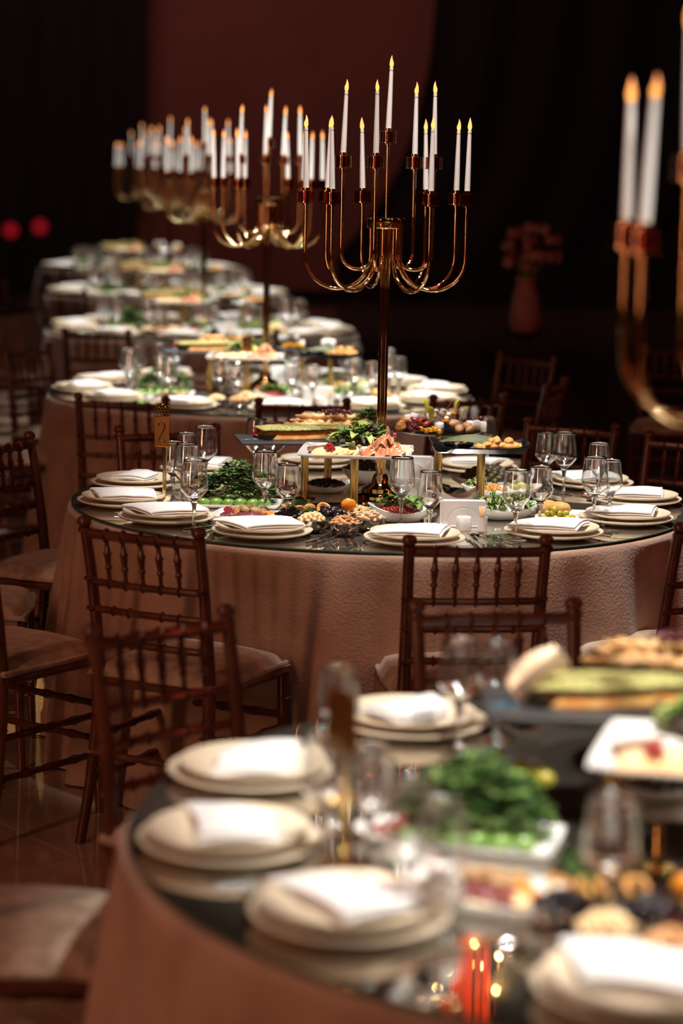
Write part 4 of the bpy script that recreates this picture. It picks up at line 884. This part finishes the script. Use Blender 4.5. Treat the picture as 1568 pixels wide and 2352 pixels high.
    t.put('rocket_bowl', 'white oval bowl of rocket salad behind the napkin holder', 'bowl', .36, -.31, TT + .0003, radians(10), M_('oval_bowl', bowl_mesh(.09, .042, .010, 0), mPORC, 60), 'white oval bowls', scale=(1.25, .85, 1))
    salad('rocket_salad', 'green rocket salad heaped in the white oval bowl', .36, -.31, TT + .030, 22, .085, .055, .038, 150, [mHERB, mBASIL, mLEAF], .045, .0065)
    t.put('gravy_boat', 'white wavy-rimmed gravy boat below the black platter', 'bowl', .235, -.12, TT + .0003, radians(12), M_('gravy_boat', lambda g: [bowl_mesh(.055, .05, .016, 0)(g), g.tube([(-.05, 0, .045), (-.075, 0, .05), (-.078, 0, .03), (-.05, 0, .015)], .005, 8)], mPORC, 60), 'white gravy boats', scale=(1.3, .75, 1.05))
    t.put('pickle_dish', 'white oval dish of pickles and shredded vegetables', 'dish', .385, .13, TT + .0003, radians(8), M_('oval_bowl', bowl_mesh(.09, .042, .010, 0), mPORC, 60), 'white pickle dishes', scale=(1.45, .9, .8))
    t.many('pickle', 'pale yellow pickle at the right of the pickle dish', 'vegetable', [(.42, .11, 0), (.445, .12, .004), (.465, .13, 0), (.44, .15, .01)], [M_('pickle', lambda g: g.ball((0, 0, 0), (.024, .010, .010), 9, 7, .1, 1), mat('pale_pickle', (.62, .60, .22), .35))], TT + .036, 'pale pickles', rnd)
    t.put('shredded_vegetables', 'orange and white shredded vegetables in the pickle dish', 'vegetable', .355, .11, TT + .026, 0, heap_mesh('shred', mFILL, 9, .03, .016, 30, .007), None, 'stuff')
    salad('parsley_garnish', 'small parsley tuft at the left end of the pickle dish', .305, .125, TT + .030, 23, .028, .022, .034, 60, [mHERB, mLEAF], .018, .007)
    t.put('olive_dish', 'small white dish of green olives before the croquettes', 'dish', .515, -.375, TT + .0003, radians(-8), M_('olive_tray', tray_mesh(.13, .075, .020, .004), mPORC, 35), 'small white olive dishes')
    t.many('green_olive', 'pitted green olive in the small white dish', 'olive', [(.475 + .017 * i, -.385 + .012 * (i % 2), .0) for i in range(6)] + [(.485 + .018 * i, -.378, .013) for i in range(4)] + [(.505, -.376, .024)], nuts('olive'), TT + .016, 'green olives', rnd)
    t.put('triangle_plate', 'white flat plate with a pointed end under the croquettes', 'plate', .555, -.235, TT + .0003, radians(-6), M_('croq_tray', tray_mesh(.25, .13, .010, .004), mPORC, 35), 'white croquette plates')
    for i, (a, b, c, rz) in enumerate([(.485, -.262, 0, .9), (.53, -.265, .002, -.2), (.50, -.225, 0, .3), (.465, -.23, .0, .1)]): t.put('croquette', 'golden fried croquette, %s' % ('upright one' if i == 0 else 'lying in the group'), 'snack', a, b, TT + .026 + c, rz, nuts('croquette')[i % 3], 'fried croquettes, ' + t.n, tilt=(0, -.5 if i == 0 else 0))
    # further back
    t.put('black_salad_bowl', 'dark bowl heaped with dark leafy salad at the rear', 'bowl', -.03, .40, TT + .0003, 0, M_('rear_bowl', bowl_mesh(.09, .05), mPORC, 60), 'rear salad bowls')
    t.put('dark_salad', 'dark brown-green salad heaped in the rear bowl', 'salad', -.03, .40, TT + .04, 0, heap_mesh('dark', mDKSAL, 11, .078, .035, 80, .011), None, 'stuff')
    t.put('dark_dish', 'white dish of dark olives at the left rear below the slate', 'dish', -.17, .17, TT + .0003, .2, M_('oval_bowl', bowl_mesh(.09, .042, .010, 0), mPORC, 60), 'rear left dishes', scale=(1.0, .75, .7))
    t.put('dark_olives', 'black olives heaped in the rear left dish', 'olive', -.17, .17, TT + .024, 0, heap_mesh('blackolive', mRAIS, 12, .06, .014, 40, .009), None, 'stuff')
    t.put('brown_roast_dish', 'dark brown roast in a white dish at the right rear', 'dish', .36, .36, TT + .0003, .1, M_('oval_bowl', bowl_mesh(.09, .042, .010, 0), mPORC, 60), 'rear right dishes', scale=(1.5, .9, .8))
    t.put('brown_roast', 'dark brown roast filling the right rear dish', 'meat', .36, .36, TT + .03, 0, heap_mesh('roast', mDKSAL, 13, .09, .035, 60, .014), None, 'stuff')
    # ---- napkin holders, salt shaker, toothpicks
    def holder(x, y, rz, which):
        o = t.put('napkin_holder', 'white porcelain napkin holder with a round front panel, ' + which, 'holder', x, y, TT + .0003, rz)
        link('base', M_('holder_base', lambda g: g.box((0, 0, .003), (.135, .046, .006), bev=.002), mPORC), o)
        link('back_panel', M_('holder_back', lambda g: g.box((0, .020, .036), (.135, .005, .072), bev=.002), mPORC), o)
        link('front_panel', M_('holder_front', lambda g: g.add([(x_, y_, z_) for y_ in (-.022, -.0175) for x_, z_ in [(-.048, .004), (.048, .004)] + [(.048 * cos(a), .014 + .042 * sin(a)) for a in [pi * i / 16 for i in range(17)]]],
             [tuple(range(19)), tuple(range(19, 38))[::-1]] + [((i + 1) % 19, i, i + 19, (i + 1) % 19 + 19) for i in range(19)]), mPORC, 40), o)
        n_ = t.put('paper_napkins', 'stack of white paper napkins in the holder, ' + which, 'napkins', x, y, TT + .0066, rz)
        for i in range(5): link('paper_napkin', M_('paper_napkin', lambda g: g.box((0, 0, .035), (.122, .0042, .070), bev=.001), mWHC), n_, (0, -.0105 + .0058 * i, .0006 * (i % 2)))
    holder(.235, -.475, radians(3), 'front one'); holder(.115, .52, radians(-5), 'rear one')
    t.put('salt_shaker', 'short white porcelain cylinder shaker before the napkin holder', 'shaker', .232, -.545, TT + .0003, 0, M_('salt_shaker', lambda g: g.lathe([(0, 0), (.0215, 0), (.0225, .003), (.0225, .036), (.0205, .039), (.0195, .0375), (0, .037)], 28), mPORC), 'white shakers')
    c = t.put('toothpick_cup', 'crinkled white cup holding toothpicks', 'cup', .284, -.565, TT + .0003, 0, M_('toothpick_cup', lambda g: g.lathe([(0, 0), (.0135, 0), (.015, .004), (.0128, .02), (.0155, .042), (.0142, .042), (.0115, .02), (.011, .006), (0, .005)], 20, rad=lambda r_, z_, a, i: (r_ * (1 + .05 * sin(5 * a + z_ * 90)), z_)), mPORC, 60), 'toothpick cups')
    t.put('toothpicks', 'bundle of thin wooden toothpicks standing in the cup', 'toothpicks', .284, -.565, TT + .006, 0, M_('toothpicks', lambda g: [g.tube([(.005 * cos(i * 2.4), .005 * sin(i * 2.4), 0), (.0095 * cos(i * 2.4 + .3) * (i % 5) / 4, .0095 * sin(i * 2.4 + .3) * (i % 4) / 3, .064 + .002 * (i % 3))], .0010, 4) for i in range(34)], mWOODL, 0), None, 'stuff')

# ------------------------------------------------------------------ far surroundings
mREDL = mat('red_lamp_glow', (1.0, 0.02, 0.05), 0.5, emit=0.11)
for px, py, lab in ((28, 528, 'left'), (95, 520, 'right')):
    d = ray(px, py); tt = 24 / d[1]
    o = thing('stage_lamp', 'small red glowing lamp far back at the left, the %s of two' % lab, 'lamp', (d[0] * tt, 24, 0), 0)
    zc = CZ + d[2] * tt
    link('stand', M_('lamp_stand%s' % lab, lambda g: [g.lathe([(0, 0), (.14, 0), (.14, .02), (.015, .03), (.015, zc - .1), (.0, zc - .1)], 12)], mBLACKC), o)
    link('housing', M_('lamp_housing', lambda g: g.lathe([(0, .0), (.07, .0), (.10, .06), (.10, .20), (.09, .20), (0, .16)], 16), mBLACKC), o, (0, .1, zc - .0), (pi / 2, 0, 0))
    link('lens', M_('lamp_lens', lambda g: g.lathe([(0, 0), (.085, 0), (.07, .02), (0, .03)], 16), mREDL), o, (0, -.105, zc), (pi / 2, 0, 0))
# dim flower vase on a pedestal in the dark, right
mPINK = mat('pink_blossom', (0.34, 0.12, 0.10), 0.6, col2=(0.24, 0.08, 0.07), cscale=10)
x, y = .98, 12.6
v = thing('flower_vase', 'dim pinkish vase of flowers in the darkness right of the sharp candelabra', 'vase', (x, y, 0), 0)
link('pedestal', M_('pedestal', lambda g: g.lathe([(0, 0), (.20, 0), (.20, .03), (.04, .06), (.035, .86), (.15, .90), (0, .90)], 20), mDARK), v)
link('vase_body', M_('vase_body', lambda g: g.lathe([(0, .90), (.07, .90), (.09, .95), (.075, 1.08), (.05, 1.17), (.06, 1.20), (0, 1.18)], 20), mPINK), v)
link('blossoms', M_('blossoms', lambda g: [g.ball((.16 * cos(i * 2.4) * (i % 7) / 6, .16 * sin(i * 2.4) * (i % 7) / 6, 1.25 + .03 * (i % 8)), .035, 7, 5, .6, i) for i in range(40)], mPINK, 0), v, kind='stuff')
link('stalks', M_('stalks', lambda g: [g.tube([(0, 0, 1.16), (.12 * cos(i * 2.4) * (i % 7) / 6, .12 * sin(i * 2.4) * (i % 7) / 6, 1.3)], .004, 4) for i in range(16)], mHERB, 0), v, kind='stuff')

# hanging orange-red fringe lamp over the sharp table, just above the frame: seen mirrored in the nearest table top
mFRINGE = mat('lit_red_fringe', (0.95, 0.11, 0.015), 0.6, emit=0.36)
mBULB = mat('warm_bulb', (1.0, 0.62, 0.22), 0.4, emit=14.0)
h = thing('fringe_lamp', 'hanging orange-red fringe lamp mirrored in the nearest table top', 'lamp', (.52, 8.4, 2.50), 0)
link('cable', M_('lamp_cable', lambda g: g.tube([(0, 0, .62), (0, 0, 4.5)], .004, 6), mBLACKC), h)
link('canopy', M_('lamp_canopy', lambda g: g.lathe([(0, .60), (.03, .62), (.05, .60), (.085, .50), (.085, .49), (0, .49)], 24), mBRASS), h)
link('fringe', M_('lamp_fringe', lambda g: [g.tube([((.03 + .05 * (i % 3) / 2) * cos(i * 2.4), (.03 + .05 * (i % 3) / 2) * sin(i * 2.4), .49), ((.03 + .045 * (i % 3) / 2) * cos(i * 2.4), (.03 + .045 * (i % 3) / 2) * sin(i * 2.4), .02 + .03 * (i % 4))], .004, 5) for i in range(70)], mFRINGE), h, kind='stuff')
for i in range(7):
    a = i * 2 * pi / 7 + .3; zz = (.20, .27, .14, .33, .22, .10, .30)[i]; rr = .12
    b_ = link('bulb', M_('bulb', lambda g: g.ball((0, 0, 0), (.018, .018, .02), 12, 9), mBULB), h, (rr * cos(a), rr * sin(a), zz))
for i in range(7):
    a = i * 2 * pi / 7 + .3; zz = (.20, .27, .14, .33, .22, .10, .30)[i]; rr = .12
    link('bulb_arm', M_('bulb_arm%d' % i, lambda g: g.tube([(.03 * cos(a), .03 * sin(a), .5), (.10 * cos(a), .10 * sin(a), .46), (rr * cos(a), rr * sin(a), .38), (rr * cos(a), rr * sin(a), zz + .016)], .003, 6), mBRASS), h)

# extra pieces seen only on the nearest table
def near(px, py): return at(px, py, TT)
x, y = near(905, 1925); thing('small_plate', 'small white plate between the signpost and the herbs, nearest table', 'plate', (x, y, TT + .0003), 0, M_('small_plate', bowl_mesh(.062, .018), mPORC, 60))
thing('sauce_heap', 'red relish on the small white plate beside the signpost, nearest table', 'relish', (x, y, TT + .010), 0, heap_mesh('relish', mTOM, 17, .030, .014, 24, .008), kind='stuff')
x, y = near(985, 2085); o = thing('gravy_boat', 'tall white gravy boat before the fig plate, nearest table', 'bowl', (x, y, TT + .0003), radians(115), M_('gravy_boat', None, mPORC), scale=(1.2, .7, 1.3))
x, y = near(1265, 1850); thing('serving_spoon', 'steel serving spoon propped behind the herbs, nearest table', 'cutlery', (x, y, TT + .03), (0, radians(-10), radians(-50)), M_('dessert_spoon', None, mSTEEL), scale=1.3)
for i, (px, py) in enumerate(((1135, 1740), (1195, 1735), (1225, 1755), (1250, 1760), (1240, 1745))):
    x, y = at(px, py, TT + .10); thing('yellow_pepper', 'small yellow pickled pepper above the herbs, nearest table', 'vegetable', (x, y, TT + .10 - .02 * (i > 0)), (.3 * i, 0, i), M_('olive_0', None, mOLIVE), 'yellow peppers near the herbs', scale=1.5)
x, y = at(1200, 1590, ZP + .03); thing('endive_leaf', 'pale endive leaf with red tip standing at the slate end, nearest table', 'leaf', (x, y, ZP + .010), (0, radians(-36), radians(20)), M_('endive', lambda g: g.grid(lambda u, v: (u * .10, (v - .5) * .05 * sin(pi * min(.97, .12 + u * .8)) ** .7, .02 * (v - .5) ** 2 * 8 + .01 * sin(pi * u)), 10, 8, thick=.0015), mPEAR, 0))

# unlit neighbouring table at the left edge
thing('tablecloth', 'unlit dim tablecloth of a neighbouring table at the far left edge', 'tablecloth', (-3.05, 15.6, 0), 1.0, M_('tablecloth1', None, mVELV))
thing('mirror_top', 'dark mirror top of the unlit neighbouring table, far left edge', 'mirror', (-3.05, 15.6, .7535), 0, M_('mirror_top', None, mMIRROR))
